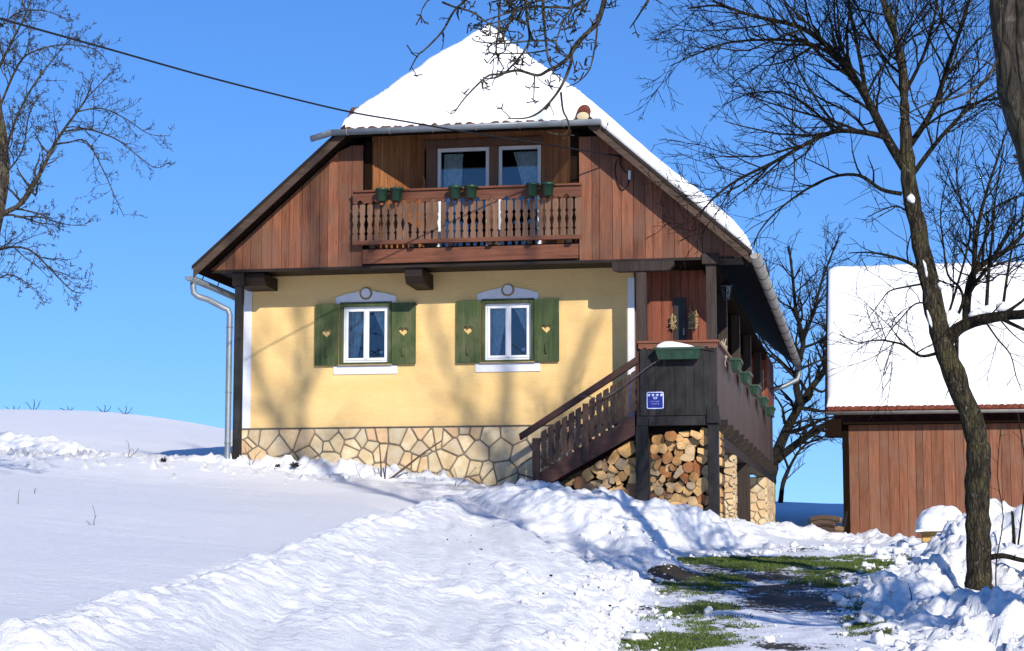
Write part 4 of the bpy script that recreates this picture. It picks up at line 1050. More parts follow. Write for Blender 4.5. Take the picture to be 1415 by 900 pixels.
# ------------------------------------------------------------------ barn
BX0, BX1, BY0, BYR = -0.79, 8.2, 15.0, 18.9
BE, BR_ = 5.10, 9.02
BW = 4.78
B = empty('barn', (3, BY0 + 3, 2.0), 'low reddish brown plank barn under a snow covered roof', 'barn')
g = random.Random(81)
b = MB(); planks(b, BX0 + .13, BX1, BY0, BY0 + .04, 1.5, BW, .22, .008, .28, 0, g); b.build('front_wall', 'barn', B)
b = MB(); b.box(BX0 - .02, BX0 + .125, BY0 - .02, BY0 + .2, 1.5, BW + .08); b.build('corner_post', 'black', B)
b = MB(); b.box(BX0, BX0 + .03, BY0 + .21, 22.4, 1.5, BW); b.box(BX0 + .04, BX1, 22.3, 22.35, 1.5, BW); b.box(BX1 + .005, BX1 + .03, BY0, 22.4, 1.5, BW); b.box(BX0 + .13, BX1, BY0 + .045, BY0 + .07, 1.5, BW); b.build('back_walls', 'dark', B)
b = MB(); b.box(BX0 - .0, BX1, BY0 - .30, BY0 + .0, BW + .005, BW + .05); b.build('barn_soffit', 'black', B)
sl = (BR_ - BE) / (BYR - (BY0 - .42))
def bz(y): return np.where(y < BYR, BE + (y - (BY0 - .42)) * sl, BR_ - (y - BYR) * sl)
Vx0, Vx1, Vy0, Vy1 = BX0 - .36, BX1 + .3, BY0 - .42, 2 * BYR - BY0 + .42
P = [(Vx0, Vy0, BE), (Vx0, BYR, BR_), (Vx0, Vy1, BE), (Vx0, Vy1, BE - .10), (Vx0, BYR, BR_ - .10), (Vx0, Vy0, BE - .10)]
br = MB().add([p for p in P] + [(Vx1, y, z) for _, y, z in P], [(0, 1, 7, 6), (1, 2, 8, 7), (2, 3, 9, 8), (3, 4, 10, 9), (4, 5, 11, 10), (5, 0, 6, 11), (0, 5, 4, 1), (1, 4, 3, 2), (6, 7, 10, 11), (7, 8, 9, 10)]).build('roof', 'tile', B)
q = MB().prism3([(Vx0 - .045, Vy0 - .03, BE + .03), (Vx0 - .045, BYR, BR_ + .03), (Vx0 - .045, BYR, BR_ - .27), (Vx0 - .045, Vy0 + .2, BE - .12), (Vx0 - .045, Vy0 + .2, BE - .58), (Vx0 - .045, Vy0 - .03, BE - .58)], (.04, 0, 0)).build('bargeboard', 'black', B)
b = MB(); b.box(Vx0, BX0 - .03, BY0 - .36, BY0 + .3, BE - .60, BE - .20); b.build('eave_box', 'black', B)
b = MB(); tile_row(b, Vx0 + .02, Vx1, Vy0 - .05, BE - .005, .155, .3, sl, random.Random(8), .026); b.build('tile_edge', 'tile', B)
b = MB(); half_gutter(b, (Vx0 - .02, Vy0 - .10, BE - .035), (Vx1, Vy0 - .10, BE - .03), .075)
GB = b.build('roof_gutter', 'oldzinc', B, True)
u = np.concatenate([np.linspace(0, .03, 7)[:-1], np.linspace(.03, .97, 90), np.linspace(.97, 1, 7)[1:]])
w = np.concatenate([[0, .004, .01, .02, .04, .07, .11], np.arange(.15, 7.5, .1)])
w = w[w <= Vy1 - Vy0 - .06]
X, Yr = np.meshgrid(Vx0 + (Vx1 - Vx0) * u, w); Y = Vy0 + .05 + Yr
low = bz(Y); rz_ = low - .5 * (np.sqrt((Y - BYR) ** 2 + .06) - np.abs(Y - BYR)) * sl * 1.2
edge = np.minimum(np.minimum(Yr, Yr.max() - Yr), np.minimum(X - Vx0, Vx1 - X))
th = (.26 + .05 * fbm(X, Y, 4, 91) + .015 * fbm(X * 5, Y * 5, 2, 92) + rz_ - low) * np.clip(.25 + .75 * np.sqrt(np.clip(edge / .22, 0, 1)), 0, 1)
snow_sheet('roof_snow', X, Y, low + .004, np.maximum(th, .02), 'roofsnow', 'smooth white snow blanket covering the barn roof', 'roof snow')['kind'] = 'thing'
# old lumber lying beside the barn, snow-capped crate stack, leaning board
g = random.Random(91)
LYB = 13.4
c = at(1140, 742, LYB); zb = gz(c.x, c.y)
for k in range(11):
    z = zb + .03 + (k // 3) * .105; y = LYB + (k % 3) * .24 - .2 + g.uniform(-.05, .05); l = g.uniform(.20, .36); cx_ = c.x + g.uniform(-.12, .12); dy = g.uniform(-.09, .09); h_ = g.uniform(.02, .045)
    q = MB().tube([(cx_ - l, y - dy, z + .04), (cx_ - l * .3, y, z + .04 + h_), (cx_ + l * .4, y + dy * .5, z + .04 + h_ * .8), (cx_ + l, y + dy, z + .04)], [.075, .09, .088, .07], 5)
    o = q.build('old_board', 'logside' if k % 3 else 'barge', None, bevel=.006, origin=(cx_, y, z))
    tag(o, 'grey weathered slab in the low lumber heap beside the dark barn corner', 'wood slab', 'slabs in the lumber heap')
p = at(1164, 738, BY0 - .1); o = MB().bar((p.x - .02, BY0 - .25, gz(p.x, BY0 - .2) - .05), (p.x + .10, BY0 - .06, 2.75), .07, .035).build('leaning_board', 'dark', None, origin=(p.x, BY0 - .2, 2.0))
tag(o, 'dark board leaning upright against the barn corner post', 'board')
c = at(1299, 742, -2.2); zb = gz(c.x, c.y) - .1
zt = at(1285, 733, -2.2).z
for k in range(8):
    z = zt - .055 - (k // 2) * .075; yy = -2.75 + (k % 2) * .55
    o = MB().box(c.x - .27, c.x + .26, yy, yy + .09, z - .028, z + .028).build('crate_slat', 'crate', None, bevel=.004, origin=(c.x, yy, z))
    tag(o, 'yellow wooden slat stacked under the rounded snow cap by the barn', 'wooden slat', 'slats of the snow capped stack')
for k in range(4):
    z = zt - .0925 - k * .075
    for xx in (-.22, .2):
        o = MB().box(c.x + xx - .05, c.x + xx + .05, -2.78, -2.08, z - .0095, z + .0095).build('stack_spacer', 'crate', None, origin=(c.x + xx, -2.4, z)); tag(o, 'thin wooden spacer between the slats of the snow capped stack', 'wooden spacer', 'spacers of the snow capped stack')
u, v = np.meshgrid(np.linspace(-1, 1, 36), np.linspace(-1, 1, 30))
rr = np.clip((np.abs(u) ** 3.4 + np.abs(v) ** 3.0), 0, 2)
th = (.30 + .05 * u + .10 * fbm(u * 1.3, v * 1.3, 3, 5)) * np.clip(1 - rr, 0, 1) ** .42 + .03 + .02 * fbm(u * 4, v * 4, 3, 8)
X, Y = c.x - .0 + u * .37, -2.43 + v * .50
keep = np.clip(rr, 0, 1)
snow_sheet('snow_dome', X * 1.0, Y, np.full_like(X, zt - .01) - .015 * rr, np.clip(th, .02, 1), 'roofsnow', 'rounded white snow dome on the yellow slat stack by the barn', 'snow cap')['kind'] = 'thing'

# ------------------------------------------------------------------ firewood
def log_obj(poly, y0, y1, label, group, g):
    b = MB(); t = g.random(); cx, cz = centroid(poly)
    P = list(poly); n = len(P)
    big = P; a = g.uniform(-.035, .035); c_ = g.uniform(-.035, .035)
    fr = inset(P, .006) or P
    b.prism(P, y0, y1, 1, t, 0)
    for i in range(len(b.v)):
        x, y, z = b.v[i]
        if abs(y - y0) < 1e-6: b.v[i] = (x, y + a * (x - cx) * 6 + c_ * (z - cz) * 6, z)
    o = b.build('firewood_log', ['end', 'logside'], None, bevel=.003, origin=(cx, y0, cz))
    return tag(o, label, 'log', group)
g = random.Random(101)
bd = [(-3.60, 2.15), (-2.46, 2.15), (-2.46, 3.66), (-2.75, 3.72), (-3.30, 3.66), (-3.60, 3.60)]
def stack(bd, n, seed, label, group, ylo, yhi):
    for c_ in voronoi(relaxed(n, bd, 1, seed), bd):
        if len(c_) < 3: continue
        m = centroid(c_); A = abs(sum(c_[i][0] * c_[(i + 1) % len(c_)][1] - c_[(i + 1) % len(c_)][0] * c_[i][1] for i in range(len(c_)))) / 2
        r = math.sqrt(A / math.pi); th = g.uniform(0, 6.283); k = g.random()
        if k < .40: a0, a1, R_ = -.85, .85, 2.1            # quarter billet: two split faces and a bark arc
        elif k < .72: a0, a1, R_ = -1.5, 1.5, 1.55         # half round
        else: a0, a1, R_ = -3.05, 3.05, 1.06               # small round
        R_ *= r; off = {True: .52 * R_, False: .28 * R_}[k < .40] if k < .72 else 0
        ox, oz = m[0] - off * math.cos(th), m[1] - off * math.sin(th)
        w = [(ox + R_ * math.cos(th + a0 + (a1 - a0) * i / 9), oz + R_ * math.sin(th + a0 + (a1 - a0) * i / 9)) for i in range(10)]
        if k < .72: w = [(ox, oz)] + w
        big = [(m[0] + (x - m[0]) * 1.10, m[1] + (z - m[1]) * 1.10) for x, z in c_]
        for i in range(len(big)):
            p, q = big[i], big[(i + 1) % len(big)]; dx, dz = q[0] - p[0], q[1] - p[1]; L = math.hypot(dx, dz)
            if L < 1e-6: continue
            w = clip(w, dz / L, -dx / L, dz / L * p[0] - dx / L * p[1])
            if len(w) < 3: break
        w = [p for i, p in enumerate(w) if math.hypot(p[0] - w[i - 1][0], p[1] - w[i - 1][1]) > .004] if len(w) > 2 else w
        if len(w) < 3: continue
        log_obj(w, g.uniform(ylo, yhi), g.uniform(-.12, -.08), label, group, g)
stack(bd, 92, 7, 'split firewood log in the tall stack below the dark porch panel', 'firewood under the porch', -.82, -.64)
bd2 = [(-5.0, 2.3), (-3.83, 2.3), (-3.83, 3.60), (-4.45, 3.19), (-5.0, 2.84)]
stack(bd2, 62, 9, 'split firewood log in the low stack beneath the sloping stairs', 'firewood under the stairs', -.80, -.66)

# ------------------------------------------------------------------ pots, boxes, sign, lamp, ornaments
POTS = [(528, 'outer pot of the left pair on the balcony rail'), (548, 'inner pot of the left pair on the balcony rail'), (629, 'left pot of the middle pair in front of the balcony door'), (651, 'right pot of the middle pair on the balcony rail'), (736, 'inner pot of the right pair on the balcony rail'), (757, 'rightmost pot on the balcony rail')]
for k, (px, lb) in enumerate(POTS):
    x = at(px, 277, YR - .17).x; z = 7.50 - .0
    e = MB().lathe([(.078, 0), (.100, .17), (.112, .17), (.114, .205), (.100, .207), (.096, .18), (.02, .178)], (x, YR - .17, z), 18).build('flower_pot', 'pot', None, True, origin=(x, YR - .17, z))
    MB().lathe([(.093, 0), (.096, .006), (.05, .02)], (x, YR - .17, z + .175), 12).build('soil', 'soil', e)
    b = MB(); b.tube([(x + .122 * math.cos(t), YR - .17 + .122 * math.sin(t), z + .165) for t in [2 * math.pi * i / 14 for i in range(15)]], .005, 4)
    b.tube([(x, YR - .295, z + .17), (x, YR - .29, z - .01), (x, YR - .17, z - .02), (x, YR - .03, z - .02), (x, YR - .025, z + .22)], .005, 4); b.build('pot_holder', 'iron', e)
    b = MB()
    for q in range(6): a = rnd.uniform(0, 6.28); b.tube([(x + .03 * math.cos(a), YR - .17 + .03 * math.sin(a), z + .18), (x + .06 * math.cos(a), YR - .17 + .06 * math.sin(a), z + .23 + rnd.uniform(0, .05))], .0025, 3)
    b.build('dry_stems', 'twig', e)
    tag(e, 'dark green ' + lb, 'flower pot', 'flower pots on the balcony rail')
def flower_box(L, name='flower_box'):     # long axis X, origin at its back top centre
    b = MB(); h = .185; d0, d1 = .13, .185; l0, l1 = L / 2 - .05, L / 2
    out = [(-l1, -d1, 0), (l1, -d1, 0), (l1, 0, 0), (-l1, 0, 0), (-l0, -d0 - .01, -h), (l0, -d0 - .01, -h), (l0, -.03, -h), (-l0, -.03, -h)]
    inn = [(-l1 + .014, -d1 + .014, 0), (l1 - .014, -d1 + .014, 0), (l1 - .014, -.014, 0), (-l1 + .014, -.014, 0), (-l1 + .02, -d1 + .02, -.05), (l1 - .02, -d1 + .02, -.05), (l1 - .02, -.02, -.05), (-l1 + .02, -.02, -.05)]
    b.add(out + inn, [(0, 4, 5, 1), (1, 5, 6, 2), (2, 6, 7, 3), (3, 7, 4, 0), (4, 7, 6, 5), (0, 1, 9, 8), (1, 2, 10, 9), (2, 3, 11, 10), (3, 0, 8, 11), (8, 9, 13, 12), (9, 10, 14, 13), (10, 11, 15, 14), (11, 8, 12, 15), (12, 13, 14, 15)])
    e = b.build(name, 'box')
    r = MB()
    r.box(-l1 - .008, l1 + .008, -d1 - .010, -d1, -.034, .004); r.box(l1, l1 + .010, -d1, 0, -.034, .004); r.box(-l1 - .010, -l1, -d1, 0, -.034, .004)
    for k in range(4):
        x = -l1 + (k + .5) * 2 * l1 / 4; r.prism3([(x - .012, -d1 - .004, -.036), (x + .012, -d1 - .004, -.036), (x + .012, -d0 - .016, -h + .005), (x - .012, -d0 - .016, -h + .005)], (0, .012, 0))
    for k in (-1, 1):
        y = -d1 * .5; r.prism3([(k * l1, y - .012, -.036), (k * l1, y + .012, -.036), (k * (l0 + .004), y + .012, -h + .01), (k * (l0 + .004), y - .012, -h + .01)], (k * .008, 0, 0))
    r.build('rim', 'box', e)
    s = MB(); s.box(-l1 + .022, l1 - .022, -d1 + .022, -.022, -.048, -.02); s.build('soil', 'soil', e)
    h_ = MB()
    for k in (-1, 1): h_.tube([(k * L * .3, -d1 - .012, -.02), (k * L * .3, -d1 + .02, .012), (k * L * .3, .01, .012), (k * L * .3, .012, .06)], .006, 4)
    h_.build('hanger', 'iron', e)
    return e
fb = flower_box(.74); fb.location = (-3.10, YC - .075, 4.985); tag(fb, 'green flower box with a snow cap hung on the dark porch panel', 'flower box', 'green flower boxes')
u, v = np.meshgrid(np.linspace(-1, 1, 30), np.linspace(-1, 1, 12)); rr = np.abs(u) ** 3 + np.abs(v) ** 2.5
th = .015 + (.085 + .025 * fbm(u * 2, v, 3, 3)) * np.sqrt(np.clip(1 - rr * .9, 0, 1)) * np.clip(1.15 - .5 * (u + .2), .5, 1.3)
snow_sheet('snow_dollop', -3.15 + u * .30, YC - .17 + v * .085, np.full_like(u, 4.972), np.clip(th, .01, 1), 'roofsnow', 'small white snow cap lying on the green flower box of the porch', 'snow cap')['kind'] = 'thing'
YY = (1.35, 3.95, 6.75, 9.6, 12.3); LB = ('nearest', 'second nearest', 'middle', 'second farthest', 'farthest')
fs0 = None
for k, y in enumerate(YY):
    if fs0 is None: o = fs0 = flower_box(.80)
    else: o = copy_tree(fs0)
    o.rotation_euler = (0, 0, math.pi / 2 + rnd.uniform(-.03, .03)); o.location = (GXO + .055, y, 5.02 + rnd.uniform(-.01, .01))
    tag(o, LB[k] + ' of the five green flower boxes along the gallery side', 'flower box', 'green flower boxes')
# blue quality sign with four stars, an oval emblem and two small lines of lettering
c0 = at(893.5, 541, YC - .03); c1 = at(917.5, 566, YC - .03); cx, cz = (c0.x + c1.x) / 2, (c0.z + c1.z) / 2; hw = (c1.x - c0.x) / 2
def rr_(cx, cz, w, h, r):
    p = []
    for sx, sz, a0 in ((1, 1, 0), (-1, 1, 90), (-1, -1, 180), (1, -1, 270)):
        for k in range(5): a = R(a0 + k * 22.5); p.append((cx + sx * (w - r) + r * math.cos(a), cz + sz * (h - r) + r * math.sin(a)))
    return p
sg = MB().prism(rr_(cx, cz, hw, hw, .028), YC - .040, YC - .028).build('star_sign', 'blue', None, origin=(cx, YC - .03, cz))
tag(sg, 'square blue sign with four white stars on the dark porch panel', 'sign')
holed(rr_(cx, cz, hw - .002, hw - .002, .027), [rr_(cx, cz, hw - .016, hw - .016, .018)], YC - .0425, YC - .039).build('sign_border', 'signw', sg)
for k in range(4):
    sx = cx + (-.105 + k * .07) * hw / .145; p = []
    for i in range(10): a = math.pi / 2 + i * math.pi / 5; r = (.031 if i % 2 == 0 else .0135) * hw / .145; p.append((sx + r * math.cos(a), cz + .62 * hw + r * math.sin(a)))
    MB().prism(p, YC - .0425, YC - .039).build('star', 'signw', sg)
el = lambda a, b: [(cx + a * math.cos(k * .3142), cz + .27 * hw + b * math.sin(k * .3142)) for k in range(20)]
holed(el(.034 * hw / .145, .020 * hw / .145), [el(.021 * hw / .145, .010 * hw / .145)], YC - .0425, YC - .039).build('emblem', 'signw', sg)
g = random.Random(5)
for row, (z_, n, sz) in enumerate(((-.12, 8, .05), (-.40, 6, .05))):
    b = MB()
    for k in range(n):
        x0 = cx + (-.60 + row * .16 + k * (1.18 - row * .26) / n) * hw; w_ = .075 * hw; zz = cz + z_ * hw; hgt = .13 * hw; q = .016 * hw
        typ = g.choice('IOLETN')
        b.box(x0, x0 + q, YC - .0422, YC - .0395, zz - hgt / 2, zz + hgt / 2)
        if typ in 'ON': b.box(x0 + w_, x0 + w_ + q, YC - .0422, YC - .0395, zz - hgt / 2, zz + hgt / 2)
        if typ in 'OE': b.box(x0 + q, x0 + w_, YC - .0422, YC - .0395, zz + hgt / 2 - q, zz + hgt / 2)
        if typ in 'OEL': b.box(x0 + q, x0 + w_, YC - .0422, YC - .0395, zz - hgt / 2, zz - hgt / 2 + q)
    b.build('lettering', 'signw', sg)
# lantern under the porch eave
lx, ly, lz = -2.42, .30, 6.00
ln = empty('porch_lantern', (lx, ly, lz), 'small black hanging lantern below the right eave', 'lantern')
b = MB(); b.lathe([(.10, .16), (.115, .165), (.05, .24), (.015, .27)], (lx, ly, lz), 6); b.lathe([(.045, -.07), (.06, -.06), (.06, -.045)], (lx, ly, lz), 6); b.tube([(lx, ly, lz + .27), (lx, ly, lz + .42)], .008, 5)
for k in range(6): a = k * math.pi / 3; b.tube([(lx + .055 * math.cos(a), ly + .055 * math.sin(a), lz - .05), (lx + .095 * math.cos(a), ly + .095 * math.sin(a), lz + .165)], .007, 4)
b.build('frame', 'iron', ln)
MB().lathe([(.048, -.045), (.086, .155)], (lx, ly, lz), 6).build('glazing', 'glass', ln)
# straw ornaments at the porch door and a dried corn bunch
def bundle(name, c, r, n, mat, label, cat, seed, h):
    g = random.Random(seed); b = MB()
    for k in range(n):
        a = g.uniform(0, 6.28); rr = r * g.random() ** .5; x, y, z = c[0] + rr * math.cos(a), c[1] + .4 * rr * math.sin(a), c[2] + g.uniform(-h, h) * .5
        dx, dz = g.uniform(-1, 1) * r * .6, g.uniform(-.7, .7) * h * .4
        b.tube([(x - dx, y, z - dz), (x, y - .01, z + .01), (x + dx, y, z + dz)], [.006, .012, .004], 4)
    o = b.build(name, mat, None, origin=c); return tag(o, label, cat)
c = at(957, 443, -.02); o = bundle('straw_ornament', (c.x, -.01, c.z), .075, 46, 'straw', 'bushy straw ornament with a loop right of the porch door', 'ornament', 3, .24)
MB().tube([(c.x - .02, 0, c.z + .10), (c.x - .05, .02, c.z + .2), (c.x - .03, .05, c.z + .27)], .006, 4).build('hanging_loop', 'straw', o)
b = MB(); b.tube([(c.x - .07, -.03, c.z - .03), (c.x + .09, -.03, c.z - .03)], .010, 5); b.tube([(c.x - .07, -.03, c.z - .13), (c.x + .06, -.03, c.z - .13)], .010, 5); b.build('straw_band', 'husk', o)
c = at(930, 446, -.02); bundle('straw_ornament', (c.x, -.01, c.z), .05, 26, 'straw', 'pale straw ornament left of the porch door', 'ornament', 4, .22)
c = at(1018, 488, YY[0] - .6); bundle('corn_bunch', (GXO - .02, YY[0] - .6, c.z), .055, 40, 'husk', 'pale dried corn bunch standing above the nearest side flower box', 'dried corn', 5, .34)

# ------------------------------------------------------------------ wires
ax = at(857, 216, YC - .12)
pl_ = [at(-60, 8, -14.5), at(0, 26, -13.4), at(150, 68, -10.9), at(300, 110, -8.4), at(470, 152, -5.8), at(560, 168, -4.6), at(640, 182, -3.6), at(720, 194, -2.6), at(800, 207, -1.7), ax]
def smooth(pts, k=6):
    out = []; P = [pts[0]] + list(pts) + [pts[-1]]
    for i in range(1, len(P) - 2):
        for j in range(k):
            t = j / k; a, b, c, d = P[i - 1], P[i], P[i + 1], P[i + 2]
            out.append(.5 * ((2 * b) + (c - a) * t + (2 * a - 5 * b + 4 * c - d) * t * t + (3 * b - a - 3 * c + d) * t ** 3))
    return out + [pts[-1]]
pole = Vector(pl_[0]) + (Vector(pl_[0]) - Vector(pl_[1])) * 12; pole.z += 1.0
o = MB().tube(smooth([pole] + pl_), .0125, 6).build('power_cable', 'cable', None, True, origin=ax); tag(o, 'black cable sagging across the sky to the gable', 'cable')
b = MB(); b.tube([(ax.x - .02, YC - .002, ax.z + .01), (ax.x - .02, YC - .14, ax.z + .01)], .014, 6); b.build('wall_hook', 'iron', o)
y_ = YC - .035
b = MB(); b.tube(smooth([ax, at(851, 226, y_), at(850, 240, y_), at(856, 258, y_), at(861, 262, y_), at(867, 256, y_), at(869, 247, y_), at(868, 240, y_), at(862, 236, y_), at(857, 226, y_), ax]), .010, 6); b.build('drip_loop', 'cable', o, True)
b = MB(); b.tube([at(870, 236, y_ - .02), at(870, 248, y_ - .02)], .022, 8); b.build('clamp', 'white', o)
P_ = [at(x, y, YC - .13) for x, y in ((800, 548), (814, 548), (822, 551), (838, 548), (855, 538), (880, 519), (905, 501), (935, 487), (962, 478), (990, 480))]
o = MB().tube(smooth(P_), .009, 6).build('light_cord', 'cord', None, True, origin=P_[0]); tag(o, 'grey cord slung from the stair handrail up to the porch flower box', 'cord')

# ------------------------------------------------------------------ trees
def wander(p, d, L, n, g, wob, trop):
    pts = [p.copy()]; d = d.normalized()
    for k in range(n):
        d = (d + Vector((g.gauss(0, wob), g.gauss(0, wob), g.gauss(0, wob) + trop))).normalized()
        p = p + d * (L / n); pts.append(p.copy())
    return pts
def spawn(mb, pts, r0, r1, g, depth, dens, lenf, P, start=.15):
    # side branches along pts
    segs = [(pts[i + 1] - pts[i]).length for i in range(len(pts) - 1)]; tot = sum(segs)
    n = max(1, int(tot * dens * g.uniform(.85, 1.15))); 
    for k in range(n):
        s = start + (1 - start) * (k + g.random()) / n; u = s * tot; i = 0
        while i < len(segs) - 1 and u > segs[i]: u -= segs[i]; i += 1
        f = min(1, u / max(segs[i], 1e-6)); p = pts[i].lerp(pts[i + 1], f); d = (pts[i + 1] - pts[i]).normalized()
        r = (r0 + (r1 - r0) * s) * g.uniform(.45, .7); r = max(r, P['rmin'])
        ax_ = d.orthogonal().normalized(); ax_ = Matrix.Rotation(g.uniform(0, 6.283), 3, d) @ ax_
        nd = (Matrix.Rotation(R(g.uniform(*P['ang'])), 3, ax_) @ d)
        nd = (nd + Vector((0, 0, P['up'] if depth > 1 else P['up'] * .6))).normalized()
        nd = Vector((nd.x, nd.y * P.get('flat', 1), nd.z)).normalized()
        L = lenf * g.uniform(.45, 1.15) * (1 - .5 * s)
        m = 6 if depth > 1 else 5
        q = wander(p, nd, L, m, g, P['wob'], P['trop'])
        re = max(P['rmin'] * .7, r * .3)
        mb.tube(q, [r + (re - r) * t / m for t in range(m + 1)], 4 if r > .012 else 3, 0, None, False)
        if P.get('buds') and depth <= 1:
            for pp in q[1:]:
                if g.random() < .45: continue
                e = Vector((g.gauss(0, 1), g.gauss(0, 1), g.gauss(0, 1))).normalized() * g.uniform(.02, .05) * P.get('bs', 1)
                mb.tube([pp, pp + e], [P['rmin'] * 1.1, P['rmin'] * 1.3], 3, 0, None, True)
        if depth > 1: spawn(mb, q, r, re, g, depth - 1, dens * P['dk'], L * P['lk'], P, .1)
def limb_px(pts, Y, g, jit=.0, k=4, yd=0.0):
    n = len(pts); out = []
    for i, (x, y) in enumerate(pts): out.append(at(x, y, Y + yd * i / max(1, n - 1) + (g.uniform(-jit, jit) if 0 < i else 0)))
    return smooth(out, k)
def taper(n, a, b): return [a + (b - a) * (i / (n - 1)) ** .9 for i in range(n)]
def tree(label, group, bark, trunk_pts, tr, limbs, Y, seed, P, base=None, extra=None, tr_n=14, cbark=None):
    g = random.Random(seed)
    b0 = trunk_pts[0]
    e = empty('bare_tree', b0, label, 'tree', group)
    tb = MB(); 
    tr_ = tr if hasattr(tr, '__len__') else taper(len(trunk_pts), tr, tr * .6)
    tb.tube(trunk_pts, [r * (1 + g.uniform(-.05, .05)) for r in tr_], tr_n); 
    for i in range(len(tb.v)):
        v = tb.v[i]; q = .09 * tr_[0] * math.sin(v[0] * 31 + v[2] * 9) * math.sin(v[2] * 13 + v[1] * 17); tb.v[i] = (v[0] + q, v[1] - q, v[2])
    tb.build('trunk', bark, e, True, origin=b0)
    cb_ = MB()
    for lp, r0, r1, dens, lenf, depth in limbs:
        cb_.tube(lp, taper(len(lp), r0, r1), 8 if r0 > .03 else 5)
        spawn(cb_, lp, r0, r1, g, depth, dens * P.get('dm', 1), lenf * P.get('lm', 1), P)
    cb_.build('crown', cbark or bark, e, True, origin=b0)
    return e
g = random.Random(201)
# the leaning fruit tree by the drive
TY = -9.8; TQ = 1.137
tp = limb_px([(1352, 812), (1353, 790), (1352, 740), (1350, 680), (1352, 630), (1347, 592), (1327, 540), (1308, 490), (1296, 445), (1283, 385), (1270, 325), (1258, 262), (1252, 205), (1250, 150), (1247, 95), (1236, 45), (1222, 5), (1205, -40)], TY, g, .03)
n = len(tp); trad_old = [TQ * (.135 if i < 2 else .122 - .034 * min(1, i / (n * .64)) - .058 * max(0, (i / n - .62) / .38)) for i in range(n)]
zs_ = [(2.0, .142), (3.0, .122), (4.2, .120), (5.4, .100), (6.1, .086), (6.9, .052), (7.6, .045), (8.6, .036)]
def rz2(z):
    z -= tp[0].z - 1.3
    for (a, ra), (b_, rb) in zip(zs_[:-1], zs_[1:]):
        if z < b_: return ra + (rb - ra) * max(0, (z - a) / (b_ - a))
    return zs_[-1][1]
trad = [rz2(p.z) * (1.12 if i < 2 else 1) for i, p in enumerate(tp)]
PR = dict(rmin=.0040, ang=(24, 54), up=.08, wob=.13, trop=.02, dk=1.15, lk=.60, buds=False, dm=1.45, lm=1.75)
LM = []
def add(pts, r0, r1, dens, lenf, depth=3, yd=0.0, jit=.12): LM.append((limb_px(pts, TY, g, jit * TQ, 4, yd * TQ), r0 * .92 * TQ, r1 * TQ, dens / TQ, lenf * TQ, depth))
add([(1251, 170), (1250, 150), (1247, 95), (1236, 45), (1222, 5), (1205, -40)], .030, .02, 5.5, 1.0, 3, 0, .0)
add([(1252, 235), (1226, 192), (1197, 135), (1167, 89), (1133, 55), (1100, 36), (1040, 22), (994, 8), (950, 12)], .058, .008, 5.5, .95, 3, -.8)
add([(1238, 215), (1226, 192), (1192, 183), (1154, 182), (1116, 198), (1070, 224), (1019, 249), (985, 275), (965, 300)], .040, .006, 5.5, .85, 3, -1.0)
add([(1246, 268), (1218, 262), (1188, 243), (1150, 245), (1108, 266), (1070, 296), (1049, 321), (1042, 340)], .026, .005, 4.5, .6, 2, -.6)
add([(1167, 89), (1150, 76), (1116, 59), (1066, 55), (1007, 59), (960, 76), (925, 92)], .028, .005, 5.5, .75, 3, -.5)
add([(1197, 135), (1190, 90), (1180, 40), (1170, -10)], .03, .012, 5, .8, 3, .7)
add([(1154, 182), (1120, 150), (1080, 128), (1035, 130), (1000, 145)], .018, .005, 5, .6, 3, .5)
add([(1258, 200), (1290, 150), (1310, 90), (1330, 30), (1345, -20)], .038, .014, 5, .9, 3, .5)
add([(1262, 240), (1300, 190), (1340, 150), (1390, 120), (1430, 95)], .03, .008, 5, .9, 3, .6)
add([(1250, 130), (1275, 80), (1290, 30), (1298, -20)], .025, .01, 5, .8, 3, -.5)
add([(1262, 190), (1300, 160), (1350, 142), (1395, 132), (1430, 120)], .018, .006, 4, .6, 2, -1.0)
add([(1305, 478), (1322, 456), (1342, 446), (1366, 440), (1392, 436), (1416, 434), (1450, 424)], .075, .045, 2.0, .8, 3, -.3)
add([(1335, 448), (1337, 410), (1345, 378), (1369, 358), (1392, 345), (1420, 318)], .050, .02, 4, .9, 3, .3)
add([(1345, 380), (1350, 320), (1362, 270), (1380, 215), (1396, 165)], .030, .006, 6, .7, 3, .6)
add([(1363, 430), (1366, 380), (1372, 320), (1376, 270), (1388, 200)], .024, .006, 5, .6, 3, -.4)
add([(1385, 432), (1392, 380), (1400, 330), (1405, 270)], .02, .006, 5, .6, 3, .5)
add([(1310, 462), (1330, 420), (1326, 398), (1310, 380), (1304, 340), (1300, 290), (1312, 230)], .022, .005, 5, .6, 3, .7)
add([(1300, 470), (1340, 330), (1330, 290), (1322, 240), (1330, 180)], .016, .005, 6, .6, 3, 1.0)
add([(1292, 489), (1272, 492), (1251, 478), (1234, 473), (1213, 470), (1185, 473), (1160, 462)], .020, .004, 5, .55, 2, -.5)
add([(1234, 473), (1220, 520), (1232, 500), (1228, 545), (1222, 575)], .006, .003, 4, .35, 1, -.2)
add([(1278, 392), (1255, 396), (1230, 402), (1218, 415), (1200, 440)], .014, .004, 6, .55, 2, -.4)
add([(1284, 420), (1265, 420), (1245, 440), (1225, 465), (1210, 500)], .012, .004, 5, .55, 2, -.6)
add([(1276, 374), (1251, 361), (1226, 353), (1200, 349), (1172, 350)], .024, .005, 5, .55, 2, -.3)
add([(1262, 300), (1240, 285), (1215, 292), (1200, 300)], .014, .004, 6, .45, 2, -.4)
add([(1362, 445), (1378, 468), (1396, 490), (1404, 520), (1412, 540)], .012, .004, 5, .4, 2, -.4)
add([(1322, 460), (1322, 500), (1324, 520), (1318, 540)], .025, .02, 3, .3, 1, .1)
add([(1380, 440), (1400, 462), (1420, 478)], .010, .004, 5, .4, 2, -.2)
